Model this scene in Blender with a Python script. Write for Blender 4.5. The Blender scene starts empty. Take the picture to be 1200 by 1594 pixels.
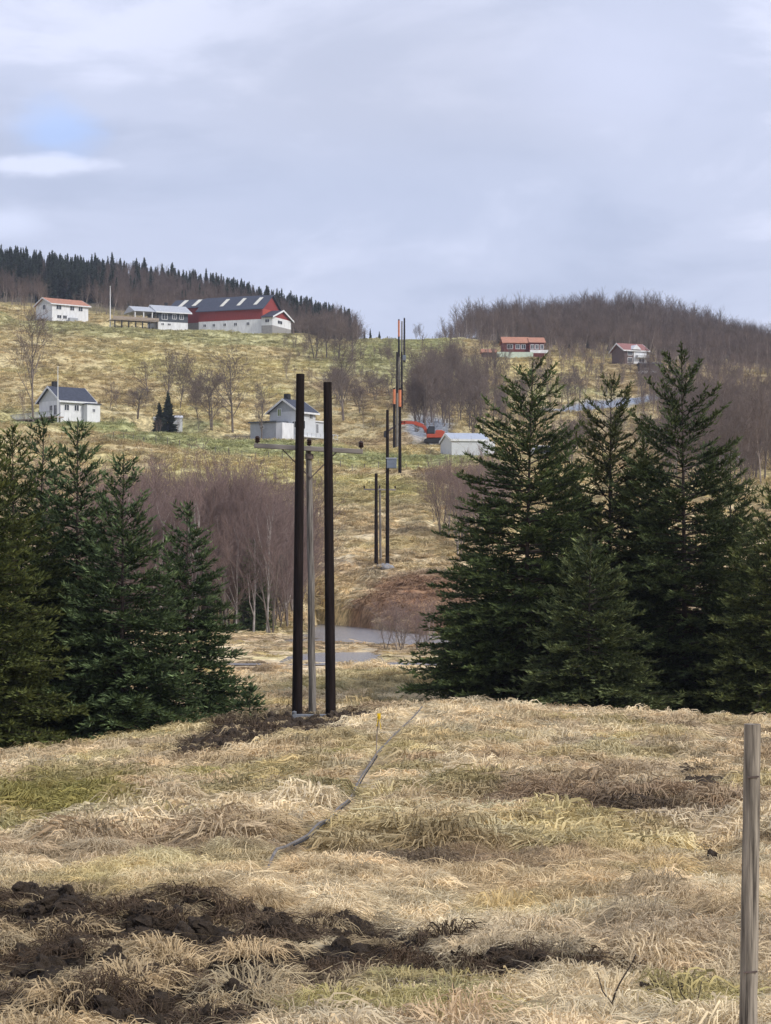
import bpy, math, random
import numpy as np
from mathutils import Vector, Matrix
sc = bpy.context.scene
COL = sc.collection
rad = math.radians
# ------------------------------------------------------------------ camera
F, HX, HY = 3450.0, 600.0, 900.0          # focal length and principal line in photo pixels (1200 x 1594)
cam_d = bpy.data.cameras.new('camera'); cam = bpy.data.objects.new('camera', cam_d); COL.objects.link(cam)
cam.location = (0, 0, 0); cam.rotation_euler = (rad(90), 0, 0)
cam_d.sensor_fit = 'VERTICAL'; cam_d.sensor_height = 36.0; cam_d.lens = 36.0*F/1594
cam_d.shift_y = (HY-797.0)/1594
cam_d.clip_start = 0.1; cam_d.clip_end = 20000
sc.camera = cam
# ------------------------------------------------------------------ world, sun, exposure
SUN_EL, SUN_AZ = rad(38), rad(125)        # azimuth clockwise from the view direction (+Y): right and behind
W = bpy.data.worlds.new('World'); sc.world = W; W.use_nodes = True
wt = W.node_tree; wt.nodes.clear()
def wn(t, **k):
    n = wt.nodes.new(t)
    for a, b in k.items(): setattr(n, a, b)
    return n
wo = wn('ShaderNodeOutputWorld'); bg = wn('ShaderNodeBackground'); bg.inputs['Strength'].default_value = 0.1
wt.links.new(bg.outputs[0], wo.inputs[0])
sky = wn('ShaderNodeTexSky', sky_type='NISHITA', sun_disc=False)
sky.sun_elevation = SUN_EL; sky.sun_rotation = SUN_AZ; sky.air_density = 1.0; sky.dust_density = 0.6
tc = wn('ShaderNodeTexCoord')
mp = wn('ShaderNodeMapping'); mp.inputs['Scale'].default_value = (1.0, 1.0, 2.6)
wt.links.new(tc.outputs['Generated'], mp.inputs[0])
def wnoise(scale, detail, rough, vec=None, dist=0.0):
    n = wn('ShaderNodeTexNoise'); n.inputs['Scale'].default_value = scale; n.inputs['Detail'].default_value = detail
    n.inputs['Roughness'].default_value = rough; n.inputs['Distortion'].default_value = dist
    wt.links.new(vec or mp.outputs[0], n.inputs['Vector']); return n
def wramp(src, stops):
    r = wn('ShaderNodeValToRGB'); r.color_ramp.interpolation = 'EASE'
    while len(r.color_ramp.elements) < len(stops): r.color_ramp.elements.new(0.5)
    for e, (p, c) in zip(r.color_ramp.elements, stops): e.position = p; e.color = (*c, 1)
    wt.links.new(src, r.inputs[0]); return r
n1 = wnoise(7.0, 7, 0.55, dist=0.3)
CG = 10.0
ramp = wramp(n1.outputs[0], [(0.34, (0.44, 0.49, 0.645)), (0.5, (0.53, 0.575, 0.735)), (0.66, (0.68, 0.715, 0.88))])
sc1 = wn('ShaderNodeVectorMath', operation='SCALE'); sc1.inputs[3].default_value = CG
wt.links.new(ramp.outputs[0], sc1.inputs[0])
def wdir(px, py):
    return Vector(((px-HX)/F, 1, (HY-py)/F)).normalized()
def blob(px, py, rpx, edge, nscale, namp, squash=2.2, offset=0.0):
    d = wdir(px, py)
    sub = wn('ShaderNodeVectorMath', operation='SUBTRACT'); sub.inputs[1].default_value = d
    nz = wn('ShaderNodeVectorMath', operation='NORMALIZE'); wt.links.new(tc.outputs['Generated'], nz.inputs[0])
    wt.links.new(nz.outputs[0], sub.inputs[0])
    ml = wn('ShaderNodeVectorMath', operation='MULTIPLY'); ml.inputs[1].default_value = (1, 1, squash)
    wt.links.new(sub.outputs[0], ml.inputs[0])
    ln = wn('ShaderNodeVectorMath', operation='LENGTH'); wt.links.new(ml.outputs[0], ln.inputs[0])
    nn = wnoise(nscale, 4, 0.55); 
    ma = wn('ShaderNodeMath', operation='MULTIPLY_ADD'); ma.inputs[1].default_value = namp; 
    wt.links.new(nn.outputs[0], ma.inputs[0]); wt.links.new(ln.outputs['Value'], ma.inputs[2])
    mr = wn('ShaderNodeMapRange', interpolation_type='SMOOTHSTEP'); r = rpx/F
    mr.inputs['From Min'].default_value = r+namp*0.5; mr.inputs['From Max'].default_value = max(0.0, r-edge/F)+namp*0.5
    wt.links.new(ma.outputs[0], mr.inputs[0]); return mr.outputs[0]
def wmix(fac, a, b):
    m = wn('ShaderNodeMix', data_type='RGBA')
    if isinstance(fac, float): m.inputs[0].default_value = fac
    else: wt.links.new(fac, m.inputs[0])
    for i, s in ((6, a), (7, b)):
        if isinstance(s, tuple): m.inputs[i].default_value = (*s, 1)
        else: wt.links.new(s, m.inputs[i])
    return m.outputs[2]
def wscale(s, k):
    m = wn('ShaderNodeMath', operation='MULTIPLY'); m.inputs[1].default_value = k; wt.links.new(s, m.inputs[0]); return m.outputs[0]
c = sc1.outputs[0]
c = wmix(wscale(blob(640, 120, 520, 420, 5, 0.05), 0.6), c, (4.6, 4.95, 6.2))        # the greyer bank overhead
c = wmix(wscale(blob(620, 330, 560, 460, 7, 0.05, 3.2), 0.45), c, (4.3, 4.9, 6.6))
c = wmix(wscale(blob(960, 110, 260, 240, 9, 0.05, 2.0), 0.55), c, (6.4, 6.8, 8.7))
bl = wn('ShaderNodeVectorMath', operation='SCALE'); bl.inputs[3].default_value = 1.5
wt.links.new(sky.outputs[0], bl.inputs[0])
c = wmix(wscale(blob(88, 205, 100, 95, 24, 0.034, 1.6), 0.65), c, (4.0, 5.6, 9.3))       # the blue hole
c = wmix(wscale(blob(62, 256, 120, 70, 30, 0.045, 5.5), 0.8), c, (7.2, 7.6, 9.3))
c = wmix(wscale(blob(10, 345, 80, 70, 22, 0.02, 2.2), 0.75), c, (6.5, 7.0, 8.8))
c = wmix(wscale(blob(600, 560, 900, 700, 5, 0.02, 7.0), 0.35), c, (6.0, 6.5, 8.3))
k_ = wn('ShaderNodeVectorMath', operation='SCALE'); k_.inputs[3].default_value = 1.17; wt.links.new(c, k_.inputs[0]); c = wmix(0.93, sky.outputs[0], k_.outputs[0])
wt.links.new(c, bg.inputs[0])
sun_d = bpy.data.lights.new('sun', 'SUN'); sun = bpy.data.objects.new('sun', sun_d); COL.objects.link(sun)
sun_d.energy = 2.6; sun_d.angle = rad(12); sun_d.color = (1.0, 0.95, 0.87)
sv = Vector((math.sin(SUN_AZ)*math.cos(SUN_EL), math.cos(SUN_AZ)*math.cos(SUN_EL), math.sin(SUN_EL)))
sun.rotation_euler = sv.to_track_quat('Z', 'Y').to_euler()
sc.view_settings.view_transform = 'Standard'; sc.view_settings.look = 'None'
sc.view_settings.exposure = 0.14; sc.view_settings.gamma = 1.0
sc.render.engine = 'CYCLES'
sc.cycles.max_bounces = 4; sc.cycles.diffuse_bounces = 2; sc.cycles.glossy_bounces = 2
sc.cycles.transmission_bounces = 2; sc.cycles.transparent_max_bounces = 4
# ------------------------------------------------------------------ numpy noise
_rs = np.random.RandomState(7)
_P = _rs.permutation(4096); _V = _rs.rand(4096)
def vnoise(x, y, s=0):
    xi = np.floor(x).astype(np.int64); yi = np.floor(y).astype(np.int64)
    fx = x-xi; fy = y-yi; fx = fx*fx*(3-2*fx); fy = fy*fy*(3-2*fy)
    def h(a, b): return _V[_P[(_P[(a+s*131) & 4095]+b) & 4095]]
    return (h(xi, yi)*(1-fx)+h(xi+1, yi)*fx)*(1-fy)+(h(xi, yi+1)*(1-fx)+h(xi+1, yi+1)*fx)*fy
def fbm(x, y, o=4, s=0, g=0.5):
    t = 0; a = 1; n = 0
    for k in range(o):
        t = t+a*vnoise(x, y, s+k); n += a; a *= g; x = x*2.03+17.3; y = y*2.03-9.1
    return t/n
def sstep(a, b, x):
    t = np.clip((x-a)/(b-a), 0, 1); return t*t*(3-2*t)
# ------------------------------------------------------------------ terrain
XC = np.array([-300, 0, 200, 400, 500, 600, 700, 800, 1000, 1200, 1500], float)
ROWS = [
 (0.5, None, -1.7), (6, None, -1.85), (10.4, None, -2.1), (13, None, -2.36), (20, None, -2.74), (30, None, -3.12),
 (40, [1215, 1208, 1200, 1192, 1188, 1184, 1178, 1178, 1186, 1196, 1205]), 
 (50, [1195, 1182, 1160, 1140, 1134, 1128, 1118, 1119, 1130, 1146, 1160]),
 (58, [1190, 1165, 1138, 1114, 1109, 1103, 1091, 1092, 1103, 1118, 1135]),
 (66, [1175, 1150, 1128, 1107, 1104, 1098, 1100, 1105, 1112, 1122, 1135]),
 (75, [1140, 1120, 1105, 1094, 1090, 1090, 1108, 1115, 1118, 1125, 1130]),
 (88, [1080, 1070, 1062, 1054, 1050, 1050, 1060, 1065, 1070, 1075, 1080]),
 (96, None, -3.70), (108, None, -3.70), (125, None, -3.68), (148, None, -3.66),
 (163, [965, 965, 967, 976, 978, 962, 952, 950, 950, 950, 950]),
 (178, [930, 928, 925, 945, 962, 915, 905, 910, 910, 910, 910]),
 (191, [898, 896, 893, 892, 886, 882, 880, 885, 890, 890, 890]),
 (205, [862, 858, 855, 850, 842, 832, 835, 845, 850, 850, 850]),
 (230, [812, 808, 805, 803, 798, 790, 792, 800, 810, 812, 815]),
 (276, [722, 720, 730, 742, 742, 736, 738, 742, 752, 765, 775]),
 (320, [688, 690, 700, 712, 712, 707, 712, 715, 722, 740, 750]),
 (352, [672, 676, 686, 700, 702, 700, 706, 706, 708, 722, 735]),
 (400, [645, 654, 668, 684, 689, 690, 690, 690, 692, 700, 715]),
 (450, [615, 622, 628, 640, 642, 632, 655, 655, 652, 665, 690]),
 (500, [575, 582, 592, 602, 605, 604, 615, 612, 618, 632, 655]),
 (560, [525, 530, 545, 560, 563, 563, 572, 567, 585, 598, 620]),
 (620, [493, 498, 514, 528, 540, 547, 541, 552, 568, 580, 600]),
 (665, [482, 488, 501, 519, 531, 534, 524, 538, 558, 588, 605]),
 (700, [478, 482, 496, 516, 532, 539, 526, 532, 548, 582, 605]),
 (770, [450, 455, 472, 502, 526, 548, 535, 524, 522, 578, 610]),
 (850, [428, 438, 450, 488, 522, 552, 548, 524, 494, 578, 625]),
 (1000, [470, 478, 490, 520, 545, 560, 550, 535, 525, 570, 600]),
 (1400, [600]*11), (2200, [840]*11), (6000, [880]*11)]
RD = np.array([r[0] for r in ROWS])
RZ = np.array([[r[2]]*11 if r[1] is None else [-(v-HY)/F*r[0] for v in r[1]] for r in ROWS])
LG = np.linspace(math.log(0.5), math.log(6000), 900)
UG = np.arange(-600, 1801, 20.0)
def _tab():
    g = np.array([np.interp(LG, np.log(RD), RZ[:, j]) for j in range(11)]).T
    g = np.array([np.interp(UG, XC, g[i]) for i in range(len(LG))])
    k = np.exp(-0.5*(np.arange(-6, 7)/2.3)**2); k /= k.sum()
    g = np.apply_along_axis(lambda v: np.convolve(np.pad(v, 6, 'edge'), k, 'valid'), 0, g)
    k = np.exp(-0.5*(np.arange(-6, 7)/2.5)**2); k /= k.sum()
    return np.apply_along_axis(lambda v: np.convolve(np.pad(v, 6, 'edge'), k, 'valid'), 1, g)
TAB = _tab()
WATER_Z = -3.80
def pxpy(x, y, z):
    yy = np.maximum(y, 0.5); return HX+F*x/yy, HY-F*z/yy
def chan(x, y):
    """1 inside the river bed (bed drawn as world curves)"""
    wig = 1.6*np.sin(x*0.55)+1.2*np.sin(x*0.23+y*0.1)
    bar_ = sstep(.56, .62, fbm(x*.16+4, y*.10, 3, 87))*sstep(146, 138, y)
    m1 = (1-bar_)*sstep(123, 126, y+wig*2)*sstep(164, 160, y+4.2*x+wig*.6)*sstep(-6.6, -5.2, x)*sstep(60, 50, x)
    m2 = sstep(99.5, 101.5, y+wig*.4)*sstep(113, 110.5, y-0.5*x+wig)*sstep(-5.0, -4.0, x)*sstep(0.2, -1.2, x)
    return np.maximum(m1, m2)
def base_z(x, y):
    x = np.asarray(x, float); y = np.asarray(y, float)
    r = np.hypot(x, y); r = np.maximum(r, 0.5)
    th = np.arctan2(x, y); u = HX+F*np.tan(np.clip(th, -0.34, 0.34))
    a = np.clip((np.log(r)-LG[0])/(LG[1]-LG[0]), 0, len(LG)-1.001); b = np.clip((u-UG[0])/20.0, 0, len(UG)-1.001)
    i = a.astype(int); j = b.astype(int); fa = a-i; fb = b-j
    return (TAB[i, j]*(1-fa)+TAB[i+1, j]*fa)*(1-fb)+(TAB[i, j+1]*(1-fa)+TAB[i+1, j+1]*fa)*fb
# level ground under the houses: (px, py, d, radius)
PADS = [((u-HX)/F*d, d-3.5, (HY-v)*d/F-.15, r) for (u, v, d, r) in [(95, 500, 643, 9), (248, 510, 643, 11), (365, 514, 643, 15), (425, 519, 640, 8), (104, 657, 404, 9), (40, 657, 404, 7), (455, 684, 402, 10),
        (265, 673, 415, 4), (733, 709, 348, 6), (800, 556, 562, 9), (978, 567, 602, 8), (1010, 580, 562, 6), (672, 691, 372, 5)]]
def ground(x, y):
    x = np.asarray(x, float); y = np.asarray(y, float)
    z = base_z(x, y); r = np.hypot(x, y); z = z-.22*sstep(22, 42, r)*sstep(112, 84, r)
    n = (fbm(x*0.9, y*0.42, 4, 3)-0.5)*0.42*sstep(5, 14, r)*sstep(95, 60, r)
    n = n+(fbm(x*2.8, y*1.3, 3, 9)-0.5)*0.34*sstep(7, 12, r)*sstep(70, 45, r)
    n = n+(fbm(x*0.25, y*0.18, 4, 13)-0.5)*1.1*sstep(60, 110, r)*(1-sstep(92, 97, r)*sstep(175, 160, r)*0.93)
    n = n+(fbm(x*0.055, y*0.04, 3, 21)-0.5)*4.0*sstep(180, 330, r)*(1-.8*sstep(570, 605, r)*sstep(690, 660, r))
    n = n+(fbm(x*0.6, y*0.35, 3, 25)-0.5)*0.9*sstep(140, 240, r)
    z = z+n
    for (ax, ay, az, ar) in PADS:
        w = sstep(1.9*ar, .9*ar, np.hypot(x-ax, y-ay)); z = z*(1-w)+az*w
        q = sstep(2.0*ar, 1.2*ar, np.abs(x-ax*y/ay))*sstep(ay-75, ay-45, y)*(y < ay+3.5)      # the slope below the house falls away evenly
        z = z-q*np.maximum(z-(az*y/(ay+3.5)-.35), 0)
    s = soilz(x, y)
    z = z+s*((fbm(x*2.6, y*2.2, 5, 31, .6)-0.58)*0.42)
    ch = chan(x, y)
    return z*(1-ch)+np.minimum(z, -4.2)*ch
# zones painted where the place itself changes: (px, py, rx, ry, tilt, strength)
SOIL = [(130, 1490, 330, 66, 0, 1.1), (440, 1500, 260, 36, 0, 1.0), (180, 1580, 360, 40, 0, 1.0), (420, 1450, 330, 16, 0, 1), (620, 1500, 110, 26, 0, .8), (50, 1432, 100, 42, 0, 1), (240, 1535, 330, 26, 0, .8), (450, 1555, 260, 16, 0, .6),
        (900, 1520, 260, 9, 2, .6), (1090, 1208, 62, 24, 32, 1), (1000, 1262, 140, 9, 3, .25), (395, 1134, 125, 19, -8, 1),
        (500, 1110, 90, 7, 0, 1), (1130, 1345, 70, 7, -10, .35), (700, 1432, 40, 8, 0, .9), (60, 1575, 160, 22, 0, .7),
        (650, 1350, 100, 8, 4, .2), (1000, 1572, 60, 8, 0, .8)]
GREEN = [(80, 1245, 150, 40, -4, 1.15), (195, 1206, 45, 8, 0, .9), (505, 1163, 40, 6, 0, .9), (400, 1238, 170, 16, 0, .5), (700, 1220, 90, 20, 0, .55),
         (560, 1140, 300, 10, 0, .35), (350, 1502, 60, 14, 0, 1), (620, 1585, 260, 20, 0, .9), (1120, 1565, 120, 22, 0, .8), (950, 1165, 120, 12, 0, .45),
         (660, 1540, 120, 18, 0, .7), (1050, 1375, 120, 9, 0, .3), (580, 1060, 160, 14, 0, .45), (150, 1120, 200, 8, 0, .5), (250, 1290, 60, 9, 0, .7), (330, 1200, 50, 7, 0, .7), (620, 1190, 60, 8, 0, .5), (40, 1300, 70, 10, 0, .8), (900, 1280, 60, 14, 0, .4)]
BROWN = [(880, 1240, 260, 34, 4, .8), (620, 1325, 200, 22, 0, .6), (780, 1345, 200, 20, 0, .7), (330, 1330, 160, 18, 0, .45), (1080, 1300, 160, 30, 0, .35),
         (330, 1105, 80, 6, 0, .8), (410, 683, 55, 5, 3, 1), (560, 612, 120, 10, 5, .7), (620, 690, 120, 7, 0, .5),
         (700, 740, 120, 14, 0, .6), (480, 1000, 110, 10, 0, .6), (640, 1010, 60, 20, 0, .6), (90, 515, 160, 3, 3, .4), (660, 622, 130, 22, 0, .5), (120, 700, 200, 14, 4, .3),
         (1050, 590, 130, 30, 0, .6), (1100, 700, 220, 60, 0, .5), (880, 680, 100, 40, 0, .5)]
LAWN = [(150, 662, 260, 12, 5, .9), (430, 704, 320, 11, 3, .9), (640, 712, 220, 7, 0, .9), (270, 662, 80, 8, 0, .8), (260, 520, 260, 14, 4, .6),
        (600, 565, 130, 34, 6, .7), (660, 535, 60, 14, 0, .8), (860, 610, 110, 10, 0, .5), (40, 640, 80, 8, 0, .5), (20, 495, 140, 10, 4, .5)]
YELL = [(430, 748, 260, 13, 2, .95), (620, 765, 80, 10, 0, 1), (560, 780, 200, 14, 0, .5), (250, 575, 110, 20, 14, .75), (400, 600, 130, 20, 12, .4), (480, 720, 300, 8, 0, .5),
        (300, 565, 200, 34, 10, .35)]
RUST = [(640, 925, 80, 34, -14, 1.1), (560, 950, 90, 15, -16, .9), (690, 950, 60, 40, 0, .9)]
GRAV = [(955, 628, 112, 9, -9, 1.0), (662, 668, 42, 25, 0, .9)]
def zmask(zs, px, py, d, seed, amp=0.9):
    m = np.zeros_like(px)
    n = (fbm(px/38.0+seed, py/14.0, 4, seed)-0.5)*amp*2
    for (cx, cy, rx, ry, t, s) in zs:
        a = rad(t); dx = px-cx; dy = py-cy
        e = np.sqrt(((dx*math.cos(a)+dy*math.sin(a))/rx)**2+((-dx*math.sin(a)+dy*math.cos(a))/ry)**2)
        m = np.maximum(m, s*sstep(1.25, 0.6, e+n*0.6))
    return m
def soilz(x, y):
    px, py = pxpy(x, y, base_z(x, y))
    m = zmask(SOIL, px, py, y, 41)
    return np.where((y > 8) & (y < 75), m, 0)
ALB = dict(straw=(.67, .52, .31), pale=(.83, .69, .455), soil=(.038, .029, .022), green=(.27, .245, .05), brown=(.30, .205, .13), rust=(.27, .135, .08), lawn=(.33, .37, .16), yell=(.52, .46, .19), grav=(.27, .30, .35))
ALB = {k: np.array(v) for k, v in ALB.items()}
def zones(x, y):
    x = np.asarray(x, float); y = np.asarray(y, float)
    z = base_z(x, y); px, py = pxpy(x, y, z); ok = (y > 6)
    near = (y < 92)
    g = {'soil': np.where(near & ok, zmask(SOIL, px, py, y, 41), 0), 'green': np.where(near & ok, zmask(GREEN, px, py, y, 47), 0),
         'brown': np.where(ok & (near == (py > 1040)), zmask(BROWN, px, py, y, 53), 0), 'lawn': np.where(~near, zmask(LAWN, px, py, y, 59, .6), 0),
         'rust': np.where((y > 120) & (y < 230), zmask(RUST, px, py, y, 83, .6), 0),
         'yell': np.where(~near, zmask(YELL, px, py, y, 61, .6), 0), 'grav': np.where((~near) & (y < 620), zmask(GRAV, px, py, y, 67, .35), 0)}
    return g
def albedo(x, y):
    g = zones(x, y); r = np.hypot(x, y)
    k = np.maximum(r/60.0, 1.0); y0 = y; y = np.where(r > 60, 60+60*np.log(k)*1.6, y)*k
    n = sstep(.35, .7, fbm(x*0.8/k, y*0.5/k, 4, 71)); c = ALB['straw']*(1-n[:, None])+ALB['pale']*n[:, None]
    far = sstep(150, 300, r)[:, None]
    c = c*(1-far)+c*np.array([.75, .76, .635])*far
    n2 = sstep(.5, .72, fbm(x*0.5/k+9, y*0.35/k, 4, 73)); kb = (.5-.34*sstep(120, 250, r))[:, None]*n2[:, None]; c = c*(1-kb)+ALB['brown']*kb
    n3 = sstep(.52, .74, fbm(x*0.35/k+3, y*0.25/k, 4, 79)); q3 = (.30-.12*sstep(100, 200, r))[:, None]*n3[:, None]; c = c*(1-q3)+ALB['green']*1.9*q3
    for q in ('brown', 'green', 'lawn', 'yell', 'rust', 'grav', 'soil'):
        m = np.clip(g[q], 0, 1)[:, None]*(0.8 if q not in ('soil', 'grav') else 1); c = c*(1-m)+ALB[q]*m
    sm = sstep(.08, .35, g['soil'])[:, None]; c = c*(1-sm)+ALB['soil']*1.1*sm
    wood = sstep(700, 730, r)[:, None]; c = c*(1-wood)+np.array([.10, .085, .06])*wood
    return c, g
def hit(px, py, dmin=9.0, dmax=900.0):
    """first distance at which the ground shows at photo pixel row py in column px"""
    d = np.exp(np.linspace(math.log(dmin), math.log(dmax), 3000)); x = (px-HX)/F*d
    r = HY-F*base_z(x, d)/d
    ok = r <= py; i = int(np.argmax(ok)) if ok.any() else int(np.argmin(r)); return float(d[i])
def at(px, d):
    x = (px-HX)/F*d; return Vector((x, d, float(ground(np.array([x]), np.array([d]))[0])))
def hitg(px, py, dmin=9.0, dmax=60.0):
    d = np.exp(np.linspace(math.log(dmin), math.log(dmax), 1500)); z = ground((px-HX)/F*d, d); ok = HY-F*z/d <= py
    return float(d[int(np.argmax(ok))]) if ok.any() else hit(px, py, dmin, dmax)
def spot(px, py, dmin=9.0): return at(px, hit(px, py, dmin))
# ------------------------------------------------------------------ object helpers
def link(o, parent=None):
    COL.objects.link(o)
    if parent is not None: o.parent = parent
    return o
def tag(o, label=None, cat=None, group=None, kind=None):
    for k, v in (('label', label), ('category', cat), ('group', group), ('kind', kind)):
        if v: o[k] = v
    return o
def empty(name, loc, rz=0.0):
    o = bpy.data.objects.new(name, None); o.location = loc; o.rotation_euler = (0, 0, rz); o.empty_display_size = 0.3
    return link(o)
def npmesh(name, v, f, mat=None, col=None, smooth=False):
    """v (N,3), f (M,k) int, col (N,3) point colours"""
    v = np.ascontiguousarray(v, dtype=np.float32); f = np.ascontiguousarray(f, dtype=np.int32)
    me = bpy.data.meshes.new(name); me.vertices.add(len(v)); me.vertices.foreach_set('co', v.ravel())
    k = f.shape[1]; me.loops.add(f.size); me.loops.foreach_set('vertex_index', f.ravel())
    me.polygons.add(len(f)); me.polygons.foreach_set('loop_start', np.arange(0, f.size, k, dtype=np.int32))
    try: me.polygons.foreach_set('loop_total', np.full(len(f), k, dtype=np.int32))
    except Exception: pass
    if smooth: me.polygons.foreach_set('use_smooth', np.ones(len(f), dtype=bool))
    if col is not None:
        a = me.color_attributes.new('tint', 'FLOAT_COLOR', 'POINT')
        a.data.foreach_set('color', np.concatenate([col, np.ones((len(col), 1))], 1).astype(np.float32).ravel())
    me.update(calc_edges=True)
    if mat: me.materials.append(mat)
    return me
class MB:
    """collects simple solids into one mesh"""
    def __init__(s): s.v = []; s.f = []
    def add(s, vs, fs):
        b = len(s.v); s.v += [tuple(p) for p in vs]; s.f += [tuple(i+b for i in q) for q in fs]; return s
    def box(s, x0, x1, y0, y1, z0, z1):
        return s.add([(x0, y0, z0), (x1, y0, z0), (x1, y1, z0), (x0, y1, z0), (x0, y0, z1), (x1, y0, z1), (x1, y1, z1), (x0, y1, z1)],
                     [(0, 3, 2, 1), (4, 5, 6, 7), (0, 1, 5, 4), (1, 2, 6, 5), (2, 3, 7, 6), (3, 0, 4, 7)])
    def prism(s, poly, axis, a, b):
        """poly in the plane normal to axis, extruded from a to b"""
        n = len(poly)
        P = (lambda p, t: (t, p[0], p[1])) if axis == 'x' else ((lambda p, t: (p[0], t, p[1])) if axis == 'y' else (lambda p, t: (p[0], p[1], t)))
        vs = [P(p, a) for p in poly]+[P(p, b) for p in poly]
        return s.add(vs, [tuple(range(n))[::-1], tuple(range(n, 2*n))]+[(i, (i+1) % n, n+(i+1) % n, n+i) for i in range(n)])
    def tube(s, pts, rs, k=8, caps=True):
        pts = [Vector(p) for p in pts]; rings = []
        for i, p in enumerate(pts):
            t = (pts[min(i+1, len(pts)-1)]-pts[max(i-1, 0)]).normalized()
            a = t.cross(Vector((0, 1, 0)) if abs(t.y) < .9 else Vector((1, 0, 0))).normalized(); b = t.cross(a)
            r = rs[i] if hasattr(rs, '__len__') else rs
            rings.append([p+(a*math.cos(2*math.pi*j/k)+b*math.sin(2*math.pi*j/k))*r for j in range(k)])
        vs = [q for ring in rings for q in ring]; fs = []
        for i in range(len(pts)-1):
            for j in range(k): fs.append((i*k+j, i*k+(j+1) % k, (i+1)*k+(j+1) % k, (i+1)*k+j))
        if caps: fs += [tuple(range(k))[::-1], tuple(range((len(pts)-1)*k, len(pts)*k))]
        return s.add(vs, fs)
    def bar(s, p, q, w, h=None):
        h = h or w; p = Vector(p); q = Vector(q); t = (q-p).normalized()
        a = t.cross(Vector((0, 0, 1)) if abs(t.z) < .95 else Vector((1, 0, 0))).normalized(); b = a.cross(t)
        vs = [c+a*w/2*i+b*h/2*j for c in (p, q) for (i, j) in ((-1, -1), (1, -1), (1, 1), (-1, 1))]
        return s.add(vs, [(3, 2, 1, 0), (4, 5, 6, 7), (0, 1, 5, 4), (1, 2, 6, 5), (2, 3, 7, 6), (3, 0, 4, 7)])
    def build(s, name, mat, parent=None, bevel=0, smooth=False):
        me = bpy.data.meshes.new(name); me.from_pydata(s.v, [], s.f); me.validate(); me.update(); me.materials.append(mat)
        import bmesh
        bm = bmesh.new(); bm.from_mesh(me); bmesh.ops.recalc_face_normals(bm, faces=bm.faces[:])
        if bevel: bmesh.ops.bevel(bm, geom=bm.edges[:], offset=bevel, segments=1, affect='EDGES')
        bm.to_mesh(me); bm.free()
        if smooth:
            me.polygons.foreach_set('use_smooth', np.ones(len(me.polygons), dtype=bool))
            try: me.set_sharp_from_angle(angle=rad(40))
            except Exception: pass
        return link(bpy.data.objects.new(name, me), parent)
def copy_tree(o, parent=None):
    c = o.copy(); COL.objects.link(c)
    if parent: c.parent = parent
    for ch in list(o.children): copy_tree(ch, c)
    return c
# ------------------------------------------------------------------ materials
def mat(name, base, rough=0.8, var=0.25, scale=6.0, second=None, bump=0.0, bscale=None, metal=0.0, stretch=(1, 1, 1), coord='Object', attr=None, attr_type='GEOMETRY', spec=0.3, transl=0.0, detail=4, bdist=0.02, ctr=(.3, .7)):
    m = bpy.data.materials.new(name); m.use_nodes = True; t = m.node_tree; N = t.nodes; L = t.links
    p = N['Principled BSDF']; p.inputs['Roughness'].default_value = rough; p.inputs['Metallic'].default_value = metal
    p.inputs['Specular IOR Level'].default_value = spec
    co = N.new('ShaderNodeTexCoord'); mpn = N.new('ShaderNodeMapping'); mpn.inputs['Scale'].default_value = stretch
    L.new(co.outputs[coord], mpn.inputs[0])
    nz = N.new('ShaderNodeTexNoise'); nz.inputs['Scale'].default_value = scale; nz.inputs['Detail'].default_value = detail; nz.inputs['Roughness'].default_value = 0.6
    L.new(mpn.outputs[0], nz.inputs['Vector'])
    mr = N.new('ShaderNodeMapRange'); mr.inputs['From Min'].default_value = ctr[0]; mr.inputs['From Max'].default_value = ctr[1]
    L.new(nz.outputs[0], mr.inputs[0])
    mx = N.new('ShaderNodeMix'); mx.data_type = 'RGBA'; L.new(mr.outputs[0], mx.inputs[0])
    if attr:
        at_ = N.new('ShaderNodeAttribute'); at_.attribute_name = attr; at_.attribute_type = attr_type
        for i, k in ((6, 1-var), (7, 1+var)):
            s = N.new('ShaderNodeVectorMath'); s.operation = 'SCALE'; s.inputs[3].default_value = k; L.new(at_.outputs['Color'], s.inputs[0]); L.new(s.outputs[0], mx.inputs[i])
    else:
        b = second or tuple(min(1, c*(1+var)) for c in base); a = base if second else tuple(c*(1-var) for c in base)
        mx.inputs[6].default_value = (*a, 1); mx.inputs[7].default_value = (*b, 1)
    L.new(mx.outputs[2], p.inputs['Base Color'])
    if bump:
        n2 = N.new('ShaderNodeTexNoise'); n2.inputs['Scale'].default_value = bscale or scale*3; n2.inputs['Detail'].default_value = 5
        L.new(mpn.outputs[0], n2.inputs['Vector'])
        bp = N.new('ShaderNodeBump'); bp.inputs['Strength'].default_value = bump; bp.inputs['Distance'].default_value = bdist
        L.new(n2.outputs[0], bp.inputs['Height']); L.new(bp.outputs[0], p.inputs['Normal'])
    if transl:
        tr = N.new('ShaderNodeBsdfTranslucent'); L.new(mx.outputs[2], tr.inputs[0]); ms = N.new('ShaderNodeMixShader'); ms.inputs[0].default_value = transl
        L.new(p.outputs[0], ms.inputs[1]); L.new(tr.outputs[0], ms.inputs[2]); L.new(ms.outputs[0], N['Material Output'].inputs[0])
    m.diffuse_color = (*base[:3], 1)
    return m
M = {}
M['ground'] = mat('ground_grass', (.4, .3, .2), rough=.95, var=.42, scale=1.6, attr='tint', bump=1.0, bscale=5.0, bdist=.12, coord='Object', detail=9, ctr=(.38, .62), spec=.1)
M['blade'] = mat('grass_blades', (.5, .4, .25), rough=.75, var=.25, scale=3.0, attr='tint', attr_type='INSTANCER', transl=.25, spec=.2)
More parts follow.
